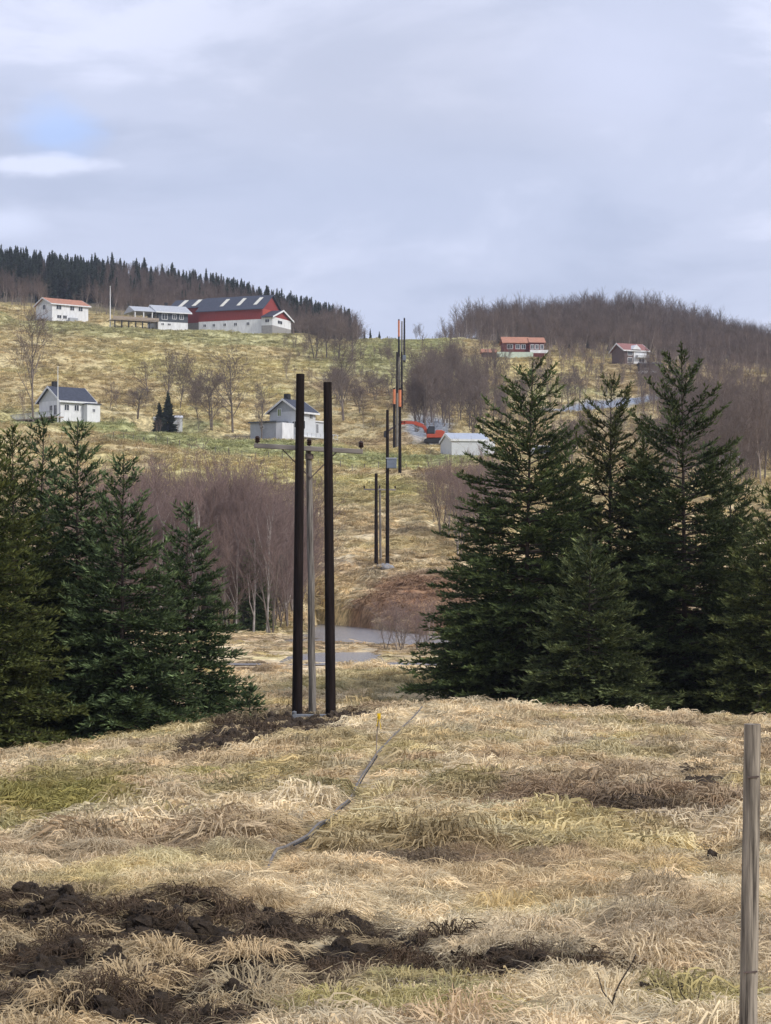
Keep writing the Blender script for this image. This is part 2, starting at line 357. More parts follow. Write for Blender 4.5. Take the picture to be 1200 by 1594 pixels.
M['clod'] = mat('soil_clods', (.032, .025, .020), rough=.95, var=.5, scale=9, second=(.11, .082, .058), bump=.8, bscale=30, spec=.15)
M['needle'] = mat('spruce_needles', (.04, .06, .03), rough=.75, var=.3, scale=1.1, attr='tint', transl=.12, spec=.2)
M['bark'] = mat('spruce_bark', (.055, .042, .034), rough=.9, var=.35, scale=5, bump=.6, bscale=18)
M['twig'] = mat('bare_twigs', (.185, .145, .125), rough=.9, var=.25, scale=.6, spec=.1)
M['twig_far'] = mat('far_twigs', (.19, .145, .122), rough=.95, var=.6, scale=.12, spec=.05)
M['trunk_far'] = mat('far_trunks', (.36, .30, .26), rough=.95, var=.5, scale=.15, spec=.05)
M['twig_red'] = mat('thicket_twigs', (.235, .170, .152), rough=.95, var=.35, scale=.4, spec=.1)
M['trunk'] = mat('bare_bark', (.17, .14, .12), rough=.9, var=.4, scale=2.0, stretch=(1, 1, .4))
M['birch'] = mat('birch_bark', (.55, .51, .47), rough=.8, var=.5, scale=3.0, stretch=(1, 1, .6), second=(.16, .13, .12))
M['tar'] = mat('tarred_wood', (.006, .0045, .0045), rough=.85, var=.5, scale=26, stretch=(1, 1, .04), second=(.026, .018, .016), bump=.8, bscale=60, spec=.10, bdist=.006)
M['oldwood'] = mat('weathered_wood', (.055, .047, .04), rough=.9, var=.4, scale=22, stretch=(1, 1, .04), second=(.31, .285, .255), bump=.8, bscale=50, bdist=.01, ctr=(.35, .65))
M['arm'] = mat('crossarm_wood', (.16, .14, .125), rough=.9, var=.4, scale=5, stretch=(.15, 1, 1), second=(.36, .33, .30), bump=.6, bscale=30)
M['porc'] = mat('brown_porcelain', (.035, .018, .014), rough=.35, var=.2, scale=4)
M['galv'] = mat('galvanised_steel', (.26, .275, .30), rough=.5, var=.2, scale=12, metal=.3)
M['rust'] = mat('rusty_iron', (.13, .10, .09), rough=.8, var=.4, scale=20, metal=.2)
M['white'] = mat('white_paint', (.72, .73, .74), rough=.7, var=.14, scale=1.6, stretch=(1, 1, .3))
M['offwhite'] = mat('grey_white_paint_and_shade', (.56, .58, .60), rough=.7, var=.08, scale=1.2)
M['greypaint'] = mat('grey_boards_and_shade', (.36, .38, .41), rough=.75, var=.1, scale=2)
M['darkboard'] = mat('dark_boards', (.075, .085, .10), rough=.8, var=.2, scale=2)
M['red'] = mat('red_barn_boards', (.27, .045, .04), rough=.8, var=.22, scale=2, stretch=(4, 4, .3))
M['darkred'] = mat('dark_red_boards', (.17, .04, .04), rough=.8, var=.2, scale=2)
M['brownwall'] = mat('brown_boards', (.13, .09, .085), rough=.8, var=.2, scale=2)
M['slate'] = mat('slate_roof', (.045, .052, .075), rough=.7, var=.35, scale=2, spec=.4)
M['greyroof'] = mat('light_grey_roof', (.42, .44, .47), rough=.6, var=.12, scale=2)
M['orangeroof'] = mat('orange_tiles', (.42, .20, .13), rough=.8, var=.2, scale=1.5)
M['redroof'] = mat('red_tiles', (.28, .13, .115), rough=.8, var=.2, scale=1.5)
M['zinc'] = mat('pale_metal_roof', (.40, .44, .51), rough=.5, var=.08, scale=2)
M['concrete'] = mat('concrete', (.30, .29, .28), rough=.9, var=.15, scale=2)
M['glass'] = mat('window_glass', (.03, .035, .045), rough=.15, var=.2, scale=1, spec=.5)
M['greenglass'] = mat('green_blind', (.16, .22, .05), rough=.4, var=.2, scale=1)
M['skylight'] = mat('skylight_sheet', (.66, .64, .56), rough=.6, var=.1, scale=1)
M['deck'] = mat('deck_boards', (.33, .27, .22), rough=.85, var=.2, scale=3)
M['mint'] = mat('pale_green_boards', (.52, .60, .50), rough=.8, var=.1, scale=2)
M['orange'] = mat('orange_paint_and_sunlit_red', (.42, .075, .04), rough=.5, var=.12, scale=2)
M['hiviz'] = mat('orange_plastic', (.60, .20, .09), rough=.5, var=.15, scale=2)
M['black'] = mat('black_rubber', (.02, .02, .022), rough=.7, var=.2, scale=4)
M['cabinet'] = mat('blue_grey_steel', (.16, .19, .24), rough=.5, var=.12, scale=3)
M['yellow'] = mat('yellow_ribbon', (.75, .50, .02), rough=.5, var=.15, scale=20)
M['post'] = mat('grey_post_wood', (.07, .06, .05), rough=.9, var=.4, scale=46, stretch=(1, 1, .05), second=(.40, .35, .285), bump=1.0, bscale=70, bdist=.012, ctr=(.36, .64), detail=8)
M['cable'] = mat('grey_hose', (.17, .155, .145), rough=.7, var=.45, scale=14)
M['plastic'] = mat('white_wrap', (.74, .74, .80), rough=.35, var=.08, scale=2)
M['gravel'] = mat('grey_gravel', (.30, .33, .38), rough=.95, var=.35, scale=2.5, bump=.8, bscale=8, bdist=.1)
M['stone'] = mat('grey_stone', (.24, .24, .25), rough=.9, var=.3, scale=4, bump=.7, bscale=12)
# water
wm = bpy.data.materials.new('river_water'); wm.use_nodes = True; M['water'] = wm
p = wm.node_tree.nodes['Principled BSDF']; p.inputs['Base Color'].default_value = (.24, .235, .24, 1); p.inputs['Roughness'].default_value = .22
nz = wm.node_tree.nodes.new('ShaderNodeTexNoise'); nz.inputs['Scale'].default_value = .8; nz.inputs['Detail'].default_value = 5
tcn = wm.node_tree.nodes.new('ShaderNodeTexCoord'); mpn = wm.node_tree.nodes.new('ShaderNodeMapping'); mpn.inputs['Scale'].default_value = (.8, .25, 1)
wm.node_tree.links.new(tcn.outputs['Object'], mpn.inputs[0]); wm.node_tree.links.new(mpn.outputs[0], nz.inputs['Vector'])
bp = wm.node_tree.nodes.new('ShaderNodeBump'); bp.inputs['Strength'].default_value = .35; bp.inputs['Distance'].default_value = .15
wm.node_tree.links.new(nz.outputs[0], bp.inputs['Height']); wm.node_tree.links.new(bp.outputs[0], p.inputs['Normal'])
# ------------------------------------------------------------------ ground sheet
def build_ground():
    th = np.concatenate([np.linspace(-math.pi, -0.36, 60, endpoint=False), np.linspace(-0.36, -0.2, 60, endpoint=False),
                         np.linspace(-0.2, 0.2, 440, endpoint=False), np.linspace(0.2, 0.36, 60, endpoint=False), np.linspace(0.36, math.pi, 61)])
    r = [0.3]
    while r[-1] < 5800:
        q = r[-1]; r.append(q*(1.0058 if 9 < q < 1000 else 1.06)+0.0)
    r = np.array(r)
    T, R = np.meshgrid(th, r); x = R*np.sin(T); y = R*np.cos(T)
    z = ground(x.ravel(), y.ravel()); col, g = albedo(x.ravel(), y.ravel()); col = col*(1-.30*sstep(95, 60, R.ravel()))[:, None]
    v = np.stack([x.ravel(), y.ravel(), z], 1)
    v = np.concatenate([v, [[0, 0, -1.7]]]); col = np.concatenate([col, col[:1]])
    nr, nt = R.shape; a = np.arange(nr*nt).reshape(nr, nt)
    q = np.stack([a[:-1, :-1], a[:-1, 1:], a[1:, 1:], a[1:, :-1]], -1).reshape(-1, 4)[:, ::-1]
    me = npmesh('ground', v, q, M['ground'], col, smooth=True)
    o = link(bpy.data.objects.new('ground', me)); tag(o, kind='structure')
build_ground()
me = npmesh('river', np.array([(-11, 97, WATER_Z), (62, 97, WATER_Z), (62, 205, WATER_Z), (-11, 205, WATER_Z)]), np.array([[0, 1, 2, 3]]), M['water'])
tag(link(bpy.data.objects.new('river', me)), kind='structure')
# ------------------------------------------------------------------ instancing for the uncountable
def scatter(name, pts, tint, pick, scl, rot, sources, kind='stuff', label=None, group=None):
    """one object whose geometry nodes place a few source meshes on points"""
    srccol = bpy.data.collections.new(name+'_sources')
    for i, me in enumerate(sources):
        o = bpy.data.objects.new('%s_%02d' % (name, i), me); srccol.objects.link(o)
    me = bpy.data.meshes.new(name); n = len(pts); me.vertices.add(n); me.vertices.foreach_set('co', np.asarray(pts, dtype=np.float32).ravel())
    a = me.attributes.new('tint', 'FLOAT_COLOR', 'POINT'); a.data.foreach_set('color', np.concatenate([tint, np.ones((n, 1))], 1).astype(np.float32).ravel())
    a = me.attributes.new('pick', 'INT', 'POINT'); a.data.foreach_set('value', np.asarray(pick, dtype=np.int32))
    a = me.attributes.new('scl', 'FLOAT_VECTOR', 'POINT'); a.data.foreach_set('vector', np.asarray(scl, dtype=np.float32).ravel())
    a = me.attributes.new('rot', 'FLOAT_VECTOR', 'POINT'); a.data.foreach_set('vector', np.asarray(rot, dtype=np.float32).ravel())
    ng = bpy.data.node_groups.new(name+'_nodes', 'GeometryNodeTree')
    ng.interface.new_socket('Geometry', in_out='INPUT', socket_type='NodeSocketGeometry'); ng.interface.new_socket('Geometry', in_out='OUTPUT', socket_type='NodeSocketGeometry')
    gi = ng.nodes.new('NodeGroupInput'); go = ng.nodes.new('NodeGroupOutput')
    ci = ng.nodes.new('GeometryNodeCollectionInfo'); ci.inputs[0].default_value = srccol; ci.inputs['Separate Children'].default_value = True; ci.inputs['Reset Children'].default_value = True
    mp_ = ng.nodes.new('GeometryNodeMeshToPoints')
    ip = ng.nodes.new('GeometryNodeInstanceOnPoints'); ip.inputs['Pick Instance'].default_value = True
    def na(nm, ty):
        q = ng.nodes.new('GeometryNodeInputNamedAttribute'); q.data_type = ty; q.inputs[0].default_value = nm; return q.outputs[0]
    ng.links.new(gi.outputs[0], mp_.inputs[0]); ng.links.new(mp_.outputs[0], ip.inputs['Points'])
    ng.links.new(ci.outputs[0], ip.inputs['Instance']); ng.links.new(na('pick', 'INT'), ip.inputs['Instance Index'])
    ng.links.new(na('rot', 'FLOAT_VECTOR'), ip.inputs['Rotation']); ng.links.new(na('scl', 'FLOAT_VECTOR'), ip.inputs['Scale'])
    ng.links.new(ip.outputs[0], go.inputs[0])
    o = link(bpy.data.objects.new(name, me)); md = o.modifiers.new('scatter', 'NODES'); md.node_group = ng
    tag(o, label=label, group=group, kind=kind)
    return o
def tuft(seed, n, R, L, width, rise, seg=4, comb=0.0, upright=0.0):
    """a tussock of drooping strands: they rise from the heart and lie over outwards"""
    g = np.random.RandomState(seed)
    a = g.rand(n)*2*math.pi; rr = np.sqrt(g.rand(n))*R
    ox, oy = np.cos(a)*rr, np.sin(a)*rr
    da = a+g.randn(n)*0.7; dx, dy = np.cos(da)*(1-comb)+comb, np.sin(da)*(1-comb); q = np.hypot(dx, dy)+1e-6; dx /= q; dy /= q
    l = L*(0.45+0.75*g.rand(n)); h = rise*(0.35+g.rand(n)); w = width*(0.6+0.8*g.rand(n))
    up = g.rand(n) < upright; h = np.where(up, l*0.8, h); l = np.where(up, l*0.45, l)
    t = np.linspace(0, 1, seg+1)[None, :]
    bend = g.randn(n, 1)*0.9
    s = t*l[:, None]; side = bend*l[:, None]*t*t*0.6+l[:, None]*0.17*np.sin(t*8+g.rand(n, 1)*6.28)*t
    X = ox[:, None]+dx[:, None]*s-dy[:, None]*side; Y = oy[:, None]+dy[:, None]*s+dx[:, None]*side
    Z = h[:, None]*np.where(up[:, None], t**0.8, np.sin(np.clip(t*1.25, 0, 1)*math.pi)**0.8*0.85+0.12*(1-t))+0.015*g.rand(n, 1)
    Z = Z+0.03*g.randn(n, seg+1)*rise*3*t
    wx = -dy[:, None]*w[:, None]*(1-t**2*0.75)/2; wy = dx[:, None]*w[:, None]*(1-t**2*0.75)/2
    tw = g.randn(n, 1)*0.5
    A = np.stack([X-wx, Y-wy, Z-tw*w[:, None]*.5], -1); B = np.stack([X+wx, Y+wy, Z+tw*w[:, None]*.5], -1)
    v = np.stack([A, B], 2).reshape(-1, 3)
    b = (np.arange(n)*(seg+1)*2)[:, None]+(np.arange(seg)*2)[None, :]
    b = b.reshape(-1, 1); f = b+np.array([[0, 1, 3, 2]])
    return npmesh('tuft', v, f, M['blade'])
PD = hitg(488, 1117, 40, 75)
BARE = [((488-HX)/F*PD+q*.55, PD-2.2+w_, .8) for q in (-1, 0, 1) for w_ in (0, .9, 1.8)]
POST_D = hitg(1164, 1640, 8, 20)
BARE += [((1164-HX)/F*(POST_D-q), POST_D-q, .30) for q in (0, .25, .5)]
HOSE_PX = [(664, 1099), (640, 1115), (618, 1134), (600, 1154), (588, 1172), (575, 1194), (562, 1215), (548, 1240), (538, 1258), (528, 1274), (512, 1294), (498, 1308), (480, 1326), (462, 1338), (445, 1349), (430, 1357), (400, 1372)]
HOSE = [at(px, hit(px, py, 9, 58)) for px, py in HOSE_PX]
for i_ in range(len(HOSE)-1):
    n_ = int((HOSE[i_+1]-HOSE[i_]).length/.22)+1
    BARE += [(HOSE[i_].lerp(HOSE[i_+1], t_/n_).x, HOSE[i_].lerp(HOSE[i_+1], t_/n_).y-.15, .13+.007*HOSE[i_].y) for t_ in range(n_)]
def slope_pts(dmin, dmax, dens, umin, umax, seed):
    g = np.random.RandomState(seed); u0, u1 = (umin-HX)/F, (umax-HX)/F
    area = (u1-u0)/2*(dmax**2-dmin**2); n = int(area*dens)
    d = np.sqrt(g.rand(n)*(dmax**2-dmin**2)+dmin**2); x = (u0+(u1-u0)*g.rand(n))*d
    return x, d, g
def grass(name, dmin, dmax, dens, srcs, s0, s1, seed, um=(-160, 1360), green_gain=1.0, keep_soil=0.17, dir_=0.0, sink=0.02, light=1.0, jlo=.7):
    x, y, g = slope_pts(dmin, dmax, dens, um[0], um[1], seed)
    col, z_ = albedo(x, y)
    keep = g.rand(len(x)) > np.where(z_['soil'] > .3, 1-keep_soil, z_['soil']*1.2)
    keep &= (y < 91) | (y > 112) | (g.rand(len(x)) < .15)
    keep &= ~((y > 112) & (y < 131) & (g.rand(len(x)) < .5))
    keep &= g.rand(len(x)) > z_['grav']*1.5
    keep &= chan(x, y) < 0.35
    keep &= fbm(x*1.1, y*.8, 3, 91)+g.rand(len(x))*.5 > 0.52 if dmax < 90 else True
    for (ax, ay, ar) in BARE: keep &= np.hypot(x-ax, y-ay) > ar
    x, y, col = x[keep], y[keep], col[keep]; soil = z_['soil'][keep]
    n = len(x); j = (jlo+(1.75-jlo)*.62*g.rand(n)**1.0)[:, None]*light; w = g.randn(n, 1)*0.025
    straw = ALB['pale']; k = (np.clip(soil*1.6, 0, .85))[:, None]; col = col*(1-k)+np.where(g.rand(n, 1) < .38, ALB['straw']*.85, ALB['brown']*.38)*k
    tint = col*j*np.concatenate([1+w, np.ones((n, 1)), 1-w], 1)
    z = ground(x, y)-sink
    s = s0+(s1-s0)*g.rand(n)**1.5; scl = np.stack([s, s, s*(0.7+.6*g.rand(n))], 1)
    flow = 2*math.pi*fbm(x*0.12, y*0.12, 2, 97)*2
    rot = np.stack([g.randn(n)*.12, g.randn(n)*.12, flow+g.randn(n)*.8], 1)
    return scatter(name, np.stack([x, y, z], 1), tint, g.randint(0, len(srcs), n), scl, rot, srcs)
near_src = [tuft(100+i, 190, .12, .155, .0042, .045+.015*(i % 3), 6, comb=.25*(i % 4)/3+.1, upright=.004) for i in range(8)]
mid_src = [tuft(120+i, 110, .17, .28, .011, .07+.03*(i % 3), 4, comb=.3*(i % 3)/2, upright=.004) for i in range(6)]
far_src = [tuft(140+i, 60, .4, .7, .04, .26, 3, comb=.2*(i % 3)) for i in range(5)]
low_src = [tuft(150+i, 60, .3, .5, .03, .07, 3, comb=.2*(i % 3)) for i in range(3)]
vfar_src = [tuft(160+i, 40, .8, 1.2, .09, .5, 3, comb=.3) for i in range(4)]
grass('near_grass', 8.6, 25, 105, near_src, .7, 1.5, 1, jlo=.72)
long_src = [tuft(180+i, 26, .10, .34, .0048, .06, 6, comb=.4, upright=.05) for i in range(4)]
grass('long_grass', 8.6, 26, 14, long_src, .7, 1.3, 12, jlo=.6)
grass('meadow_grass', 23, 60, 30, mid_src, .7, 1.6, 2, jlo=.68)
grass('crest_grass', 58, 96, 6, mid_src, 1.0, 2.0, 3, um=(-260, 1460), jlo=.6)
grass('river_grass', 94, 166, 1.6, low_src, .7, 1.3, 8, jlo=.5)
grass('bank_grass', 150, 262, 1.6, far_src, .6, 1.3, 4, jlo=.55)
grass('hillside_grass', 255, 690, .40, vfar_src, .4, 1.0, 5, jlo=.62, light=1.0)
# clods of turned soil
def clod(seed):
    g = np.random.RandomState(seed); import bmesh
    bm = bmesh.new(); bmesh.ops.create_icosphere(bm, subdivisions=3, radius=1.0)
    o = g.rand(3)*50
    for v in bm.verts:
        c = v.co; n = fbm(np.array([c.x*1.7+o[0]+c.z]), np.array([c.y*1.7+o[1]-c.z*.7]), 4, 5, .65)[0]
        v.co *= 0.1+1.75*n
    me = bpy.data.meshes.new('clod'); bm.to_mesh(me); bm.free(); me.materials.append(M['clod']); return me
x, y, g = slope_pts(9.2, 62, 160, -160, 1360, 6)
zz = zones(x, y)['soil']; k = g.rand(len(x)) < np.clip(zz-.25, 0, 1)*np.clip(19/y, .1, 1)*1.3; x, y = x[k], y[k]; n = len(x)
s = (0.012+.06*g.rand(n)**3)*np.clip(y/16, .9, 2.2)
scatter('soil_clods', np.stack([x, y, ground(x, y)-.01], 1), np.ones((n, 3)), g.randint(0, 4, n), np.stack([s*1.3, s, s*.8], 1), g.rand(n, 3)*6.28, [clod(i) for i in range(4)])
# ------------------------------------------------------------------ spruces
def brushes(P, D, L, w, g, tone, droop=0.0):
    """needle sprays: two crossed lozenges per spray, at P along D"""
    n = len(P); D = D/np.linalg.norm(D, axis=1, keepdims=True)
    up = np.tile(np.array([[0, 0, 1.0]]), (n, 1)); A = np.cross(D, up)+g.randn(n, 3)*.25; A -= D*(A*D).sum(1, keepdims=True); A /= np.linalg.norm(A, axis=1, keepdims=True)+1e-9
    B = np.cross(A, D); L = L[:, None]; W = w[:, None] if hasattr(w, '__len__') else w
    tip = P+D*L+B*L*.12; mid = P+D*L*.45
    v = np.stack([P, mid+A*W, tip, mid-A*W, mid+B*W*.8, mid-B*W*.5], 1).reshape(-1, 3)
    b = (np.arange(n)*6)[:, None]; f = np.concatenate([b+np.array([[0, 1, 2, 3]]), b+np.array([[0, 4, 2, 5]])])
    c = np.repeat(tone, 6, axis=0); return v, f, c
def spruce_parts(seed, H, R, col, tipcol, sparse_top=.25, density=1.0, shape=.85, upturn=.5, low=.25, gaps=0.0):
    g = np.random.RandomState(seed); V = []; Fc = []; C = []; nb = 0; tb = MB()
    lean = g.randn(2)*.012*H
    def axis(z): t = z/H; return np.array([lean[0]*t*t, lean[1]*t*t, z])
    zs = np.linspace(-.5, H, 14); tb.tube([axis(z) for z in zs], [max(.008, (1-z/H)*H*.0095+.006) for z in zs], 8)
    z = low; br = []
    while z < H-.12:
        t = z/H; k = int(round((5.2 if t > .5 else 6.0)*density)) if t < .93 else 4
        ph = g.rand()*6.28
        for i in range(max(3, k)):
            if g.rand() < gaps*(1 if t < .8 else .5)+.30*max(0, min(1, (t-.62)/.2)): continue
            a = ph+i*2*math.pi/max(3, k)+g.randn()*.22
            Lb = R*((1-t)**shape)*(0.78+.4*g.rand()**1.0)+.16
            if t > 1-sparse_top: Lb *= .95+.25*g.rand()
            el = -0.12+.95*max(0, t-.35)**1.1*1.25+g.randn()*.09+upturn*.15
            br.append((z+g.randn()*.03, a, Lb, el, t))
        z += (.118+.20*t*t+.05*g.rand())*max(.8, min(1.5, H/11))/density**.5
    for (z, a, Lb, el, t) in br:
        n = 9; s = np.linspace(0, 1, n); e = el-.30*(1-t)*np.sin(s*math.pi*.75)+upturn*(s**2)*.75*(.5+t*.4)
        ds = Lb/(n-1); hx = np.cumsum(np.cos(e))*ds; hz = np.cumsum(np.sin(e))*ds
        wob = np.cumsum(g.randn(n))*.02*Lb; o = axis(z)
        px = o[0]+np.cos(a)*hx-np.sin(a)*wob; py = o[1]+np.sin(a)*hx+np.cos(a)*wob; pz = o[2]+hz
        pts = np.stack([px, py, pz], 1); pts = np.concatenate([[o], pts])
        sp = np.linspace(0, 1, n+1)
        tb.tube([pts[q] for q in (0, 3, 6, n)], [max(.004, .011*Lb*(1-q/n)+.004) for q in (0, 3, 6, n)], 3, caps=False)
        # laterals
        m = int(max(5, Lb/.082)); q = np.sort(.18+.82*g.rand(m)**.9); sd = np.where(np.arange(m) % 2 == 0, 1, -1)
        Pb = np.stack([np.interp(q, sp, pts[:, j]) for j in range(3)], 1)
        tan = np.stack([np.interp(np.clip(q+.08, 0, 1), sp, pts[:, j])-np.interp(np.clip(q-.08, 0, 1), sp, pts[:, j]) for j in range(3)], 1); tan /= np.linalg.norm(tan, axis=1, keepdims=True)
        sidev = np.stack([-np.sin(a)*np.ones(m), np.cos(a)*np.ones(m), np.zeros(m)], 1)*sd[:, None]
        ll = (Lb*(.42 if t < .8 else .3)*(1-q*.9)+.10)*(.7+.5*g.rand(m))
        dl = tan*.75+sidev*(.8+.2*g.randn(m))[:, None]+np.array([0, 0, 1])*(.05+.22*g.randn(m)-.20*(1-t))[:, None]; dl /= np.linalg.norm(dl, axis=1, keepdims=True)
        # sprays on laterals
        cnt = np.maximum(1, (ll/.046).astype(int)); idx = np.repeat(np.arange(m), cnt); r = g.rand(len(idx))*.95
        P1 = Pb[idx]+dl[idx]*(ll[idx]*r)[:, None]; s2 = np.cross(dl[idx], np.array([0, 0, 1.0])); s2 *= np.where(g.rand(len(idx)) < .5, 1, -1)[:, None]
        D1 = dl[idx]*.9+s2*(.55+.25*g.randn(len(idx)))[:, None]+np.array([0, 0, 1])*(.12*g.randn(len(idx))+.12+.25*t)[:, None]
        # sprays along the branch itself
        m3 = int(Lb/.035)+3; q3 = .2+.8*g.rand(m3); P3 = np.stack([np.interp(q3, sp, pts[:, j]) for j in range(3)], 1)
        t3 = np.array([np.cos(a), np.sin(a), .3]); D3 = t3+g.randn(m3, 3)*.55+np.array([0, 0, .3])
        if t > .6:
            kk = g.rand(len(P1)) > .45*(t-.6)/.4; P1, D1, idx, r = P1[kk], D1[kk], idx[kk], r[kk]
        P = np.concatenate([P1, P3, pts[-1:]]); D = np.concatenate([D1, D3, [[math.cos(a), math.sin(a), .5]]])
        n2 = len(P); L2 = .10+.12*g.rand(n2); L2[-1] = .25
        out = np.concatenate([q[idx]*.6+r*.5, q3, [1]])
        w = np.clip(out*out*.75+g.randn(n2)*.22, 0, 1)[:, None]
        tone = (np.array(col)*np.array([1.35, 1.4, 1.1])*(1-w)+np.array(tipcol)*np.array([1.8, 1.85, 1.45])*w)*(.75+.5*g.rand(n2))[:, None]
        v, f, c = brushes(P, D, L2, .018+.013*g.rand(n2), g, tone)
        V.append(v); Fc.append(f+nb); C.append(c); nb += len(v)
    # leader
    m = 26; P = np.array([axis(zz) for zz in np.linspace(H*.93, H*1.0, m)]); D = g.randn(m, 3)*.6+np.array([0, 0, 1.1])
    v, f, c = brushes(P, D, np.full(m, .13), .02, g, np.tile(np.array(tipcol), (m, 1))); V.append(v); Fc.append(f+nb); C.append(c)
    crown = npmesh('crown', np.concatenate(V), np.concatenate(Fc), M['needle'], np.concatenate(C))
    return tb, crown
def spruce(px, d, H, R, seed, label, col=(.040, .062, .036), tip=(.115, .15, .08), group=None, z_off=0.0, **k):
    o = empty('spruce_tree', at(px, d)+Vector((0, 0, z_off))); tag(o, label, 'tree', group)
    tb, cr = spruce_parts(seed, H, R, col, tip, **k)
    tb.build('trunk', M['bark'], o, smooth=True); link(bpy.data.objects.new('crown', cr), o); return o
gl, gr_ = 'spruces at the left edge of the meadow', 'spruces at the right of the meadow'
def HH(px, d, ytop): return (HY-ytop)*d/F-at(px, d).z
spruce(-45, 57, HH(-45, 57, 640), 2.5, 1, 'olive green spruce cut by the left edge of the photo, its crown reaching the ground', col=(.045, .058, .024), tip=(.12, .13, .05), group=gl)
spruce(22, 60.5, HH(22, 60.5, 672), 2.0, 2, 'olive spruce with a broad loose top beside the left edge', col=(.042, .055, .025), tip=(.12, .135, .055), group=gl)
spruce(58, 64, HH(58, 64, 645), 2.0, 3, 'tallest dark spruce of the left clump, its open pale top below the white house', group=gl, sparse_top=.3)
spruce(120, 62, HH(120, 62, 655), 2.05, 4, 'narrow topped dark spruce just right of the tallest one in the left clump', group=gl)
spruce(190, 60, HH(190, 60, 708), 2.1, 5, 'dark spruce with a forked ragged top, second from the right in the left clump', group=gl, gaps=.12, upturn=.8)
spruce(292, 63, HH(292, 63, 786), 1.6, 6, 'shorter slender dark spruce at the right end of the left clump', group=gl, shape=.75)
spruce(388, 60.5, .85, .30, 7, 'tiny spruce sapling at the foot of the left clump beside bare soil', group=gl)
spruce(818, 74, HH(818, 74, 560), 3.55, 11, 'broad tall spruce leaning out over the river at the left of the right clump', col=(.034, .050, .026), tip=(.10, .125, .055), group=gr_, shape=.68, sparse_top=.3)
spruce(948, 77, HH(948, 77, 590), 3.0, 12, 'thin topped open spruce in the middle of the right clump', col=(.040, .050, .026), tip=(.12, .125, .055), group=gr_, gaps=.12, upturn=.85, sparse_top=.4, shape=.62)
spruce(1066, 75, HH(1066, 75, 548), 3.3, 13, 'tallest spruce of the right clump, with upswept tips against the brown wood', col=(.032, .046, .025), tip=(.095, .115, .055), group=gr_, upturn=.75, shape=.62)
spruce(915, 70, HH(915, 70, 832), 2.5, 14, 'low bushy spruce with a pale leader in front of the open spruce', col=(.038, .052, .028), tip=(.125, .14, .07), group=gr_, shape=.85)
spruce(1205, 71, HH(1205, 71, 755), 2.5, 15, 'half hidden spruce cut by the right edge of the photo', col=(.040, .052, .026), tip=(.12, .13, .055), group=gr_)
spruce(878, 80, HH(878, 80, 672), 2.7, 17, 'dark spruce filling the gap behind the broad tall one and the open one', col=(.036, .050, .026), tip=(.10, .12, .055), group=gr_)
spruce(1002, 80, HH(1002, 80, 668), 2.8, 18, 'dark spruce filling the gap between the open one and the tallest one', col=(.036, .050, .026), tip=(.10, .12, .055), group=gr_)
spruce(1136, 79, HH(1136, 79, 700), 2.6, 19, 'dark spruce standing just right of and behind the tallest one', col=(.036, .050, .026), tip=(.10, .12, .055), group=gr_)
spruce(756, 77, HH(756, 77, 790), 2.3, 20, 'lower dark spruce at the left foot of the right clump', col=(.034, .048, .026), tip=(.09, .115, .055), group=gr_)
spruce(395, 150, HH(395, 150, 842), 1.15, 16, 'small slim spruce standing alone among the bare thicket', group=None, shape=.7)
# ------------------------------------------------------------------ bare trees
def bare_segments(seed, H, spread=.35, stems=1, depth=4, twig=.012, fork=3, upright=.6, trunk_r=None, low=.25, kids=7):
    g = np.random.RandomState(seed); T = []; K = []
    tr = trunk_r or H*.0135
    def grow(p, d, L, r, lev):
        n = 4 if lev == 0 else 3; pts = [p]; q = p.copy(); dd = d.copy()
        for i in range(n):
            dd = dd+g.randn(3)*(.05 if lev == 0 else .15)+np.array([0, 0, .06*upright*(lev > 0)]); dd /= np.linalg.norm(dd)
            q = q+dd*L/n; pts.append(q.copy())
        rr = [max(twig*.5, r*(1-.8*i/n)) for i in range(n+1)]
        for i in range(n): (T if lev <= 1 else K).append((pts[i], pts[i+1], rr[i], rr[i+1]))
        if lev >= depth: return
        m = kids+int(L*.5) if lev == 0 else max(2, int(round(fork+g.rand()*1.5)))
        for i in range(m):
            s = (low+(1-low)*(i+g.rand()*.9)/m) if lev == 0 else .2+.8*(i+g.rand())/m
            s = min(s, .98); j = min(int(s*n), n-1); f = s*n-j; b = pts[j]*(1-f)+pts[j+1]*f
            t = pts[j+1]-pts[j]; t /= np.linalg.norm(t); a = g.randn(3); a -= t*(a@t); a /= np.linalg.norm(a)
            ang = spread*(1.0+.5*g.rand())*(1 if lev == 0 else 1.15)
            nd = t*math.cos(ang)+a*math.sin(ang); nd = nd+np.array([0, 0, .25*upright]); nd /= np.linalg.norm(nd)
            ll = L*((.55-.30*s) if lev == 0 else .55)*(.7+.6*g.rand()); grow(b, nd, ll, max(twig*.6, rr[j]*.5), lev+1)
    for s in range(stems):
        a = g.rand()*6.28; o = np.array([math.cos(a), math.sin(a), 0])*(.02*H*g.rand() if stems > 1 else 0)
        d = np.array([math.cos(a)*(.16 if stems > 1 else .03), math.sin(a)*(.16 if stems > 1 else .03), 1.0]); d /= np.linalg.norm(d)
        grow(o-np.array([0, 0, .4]), d, H*(.72+.28*g.rand() if stems > 1 else .95), tr*(.7 if stems > 1 else 1), 0)
    return T, K
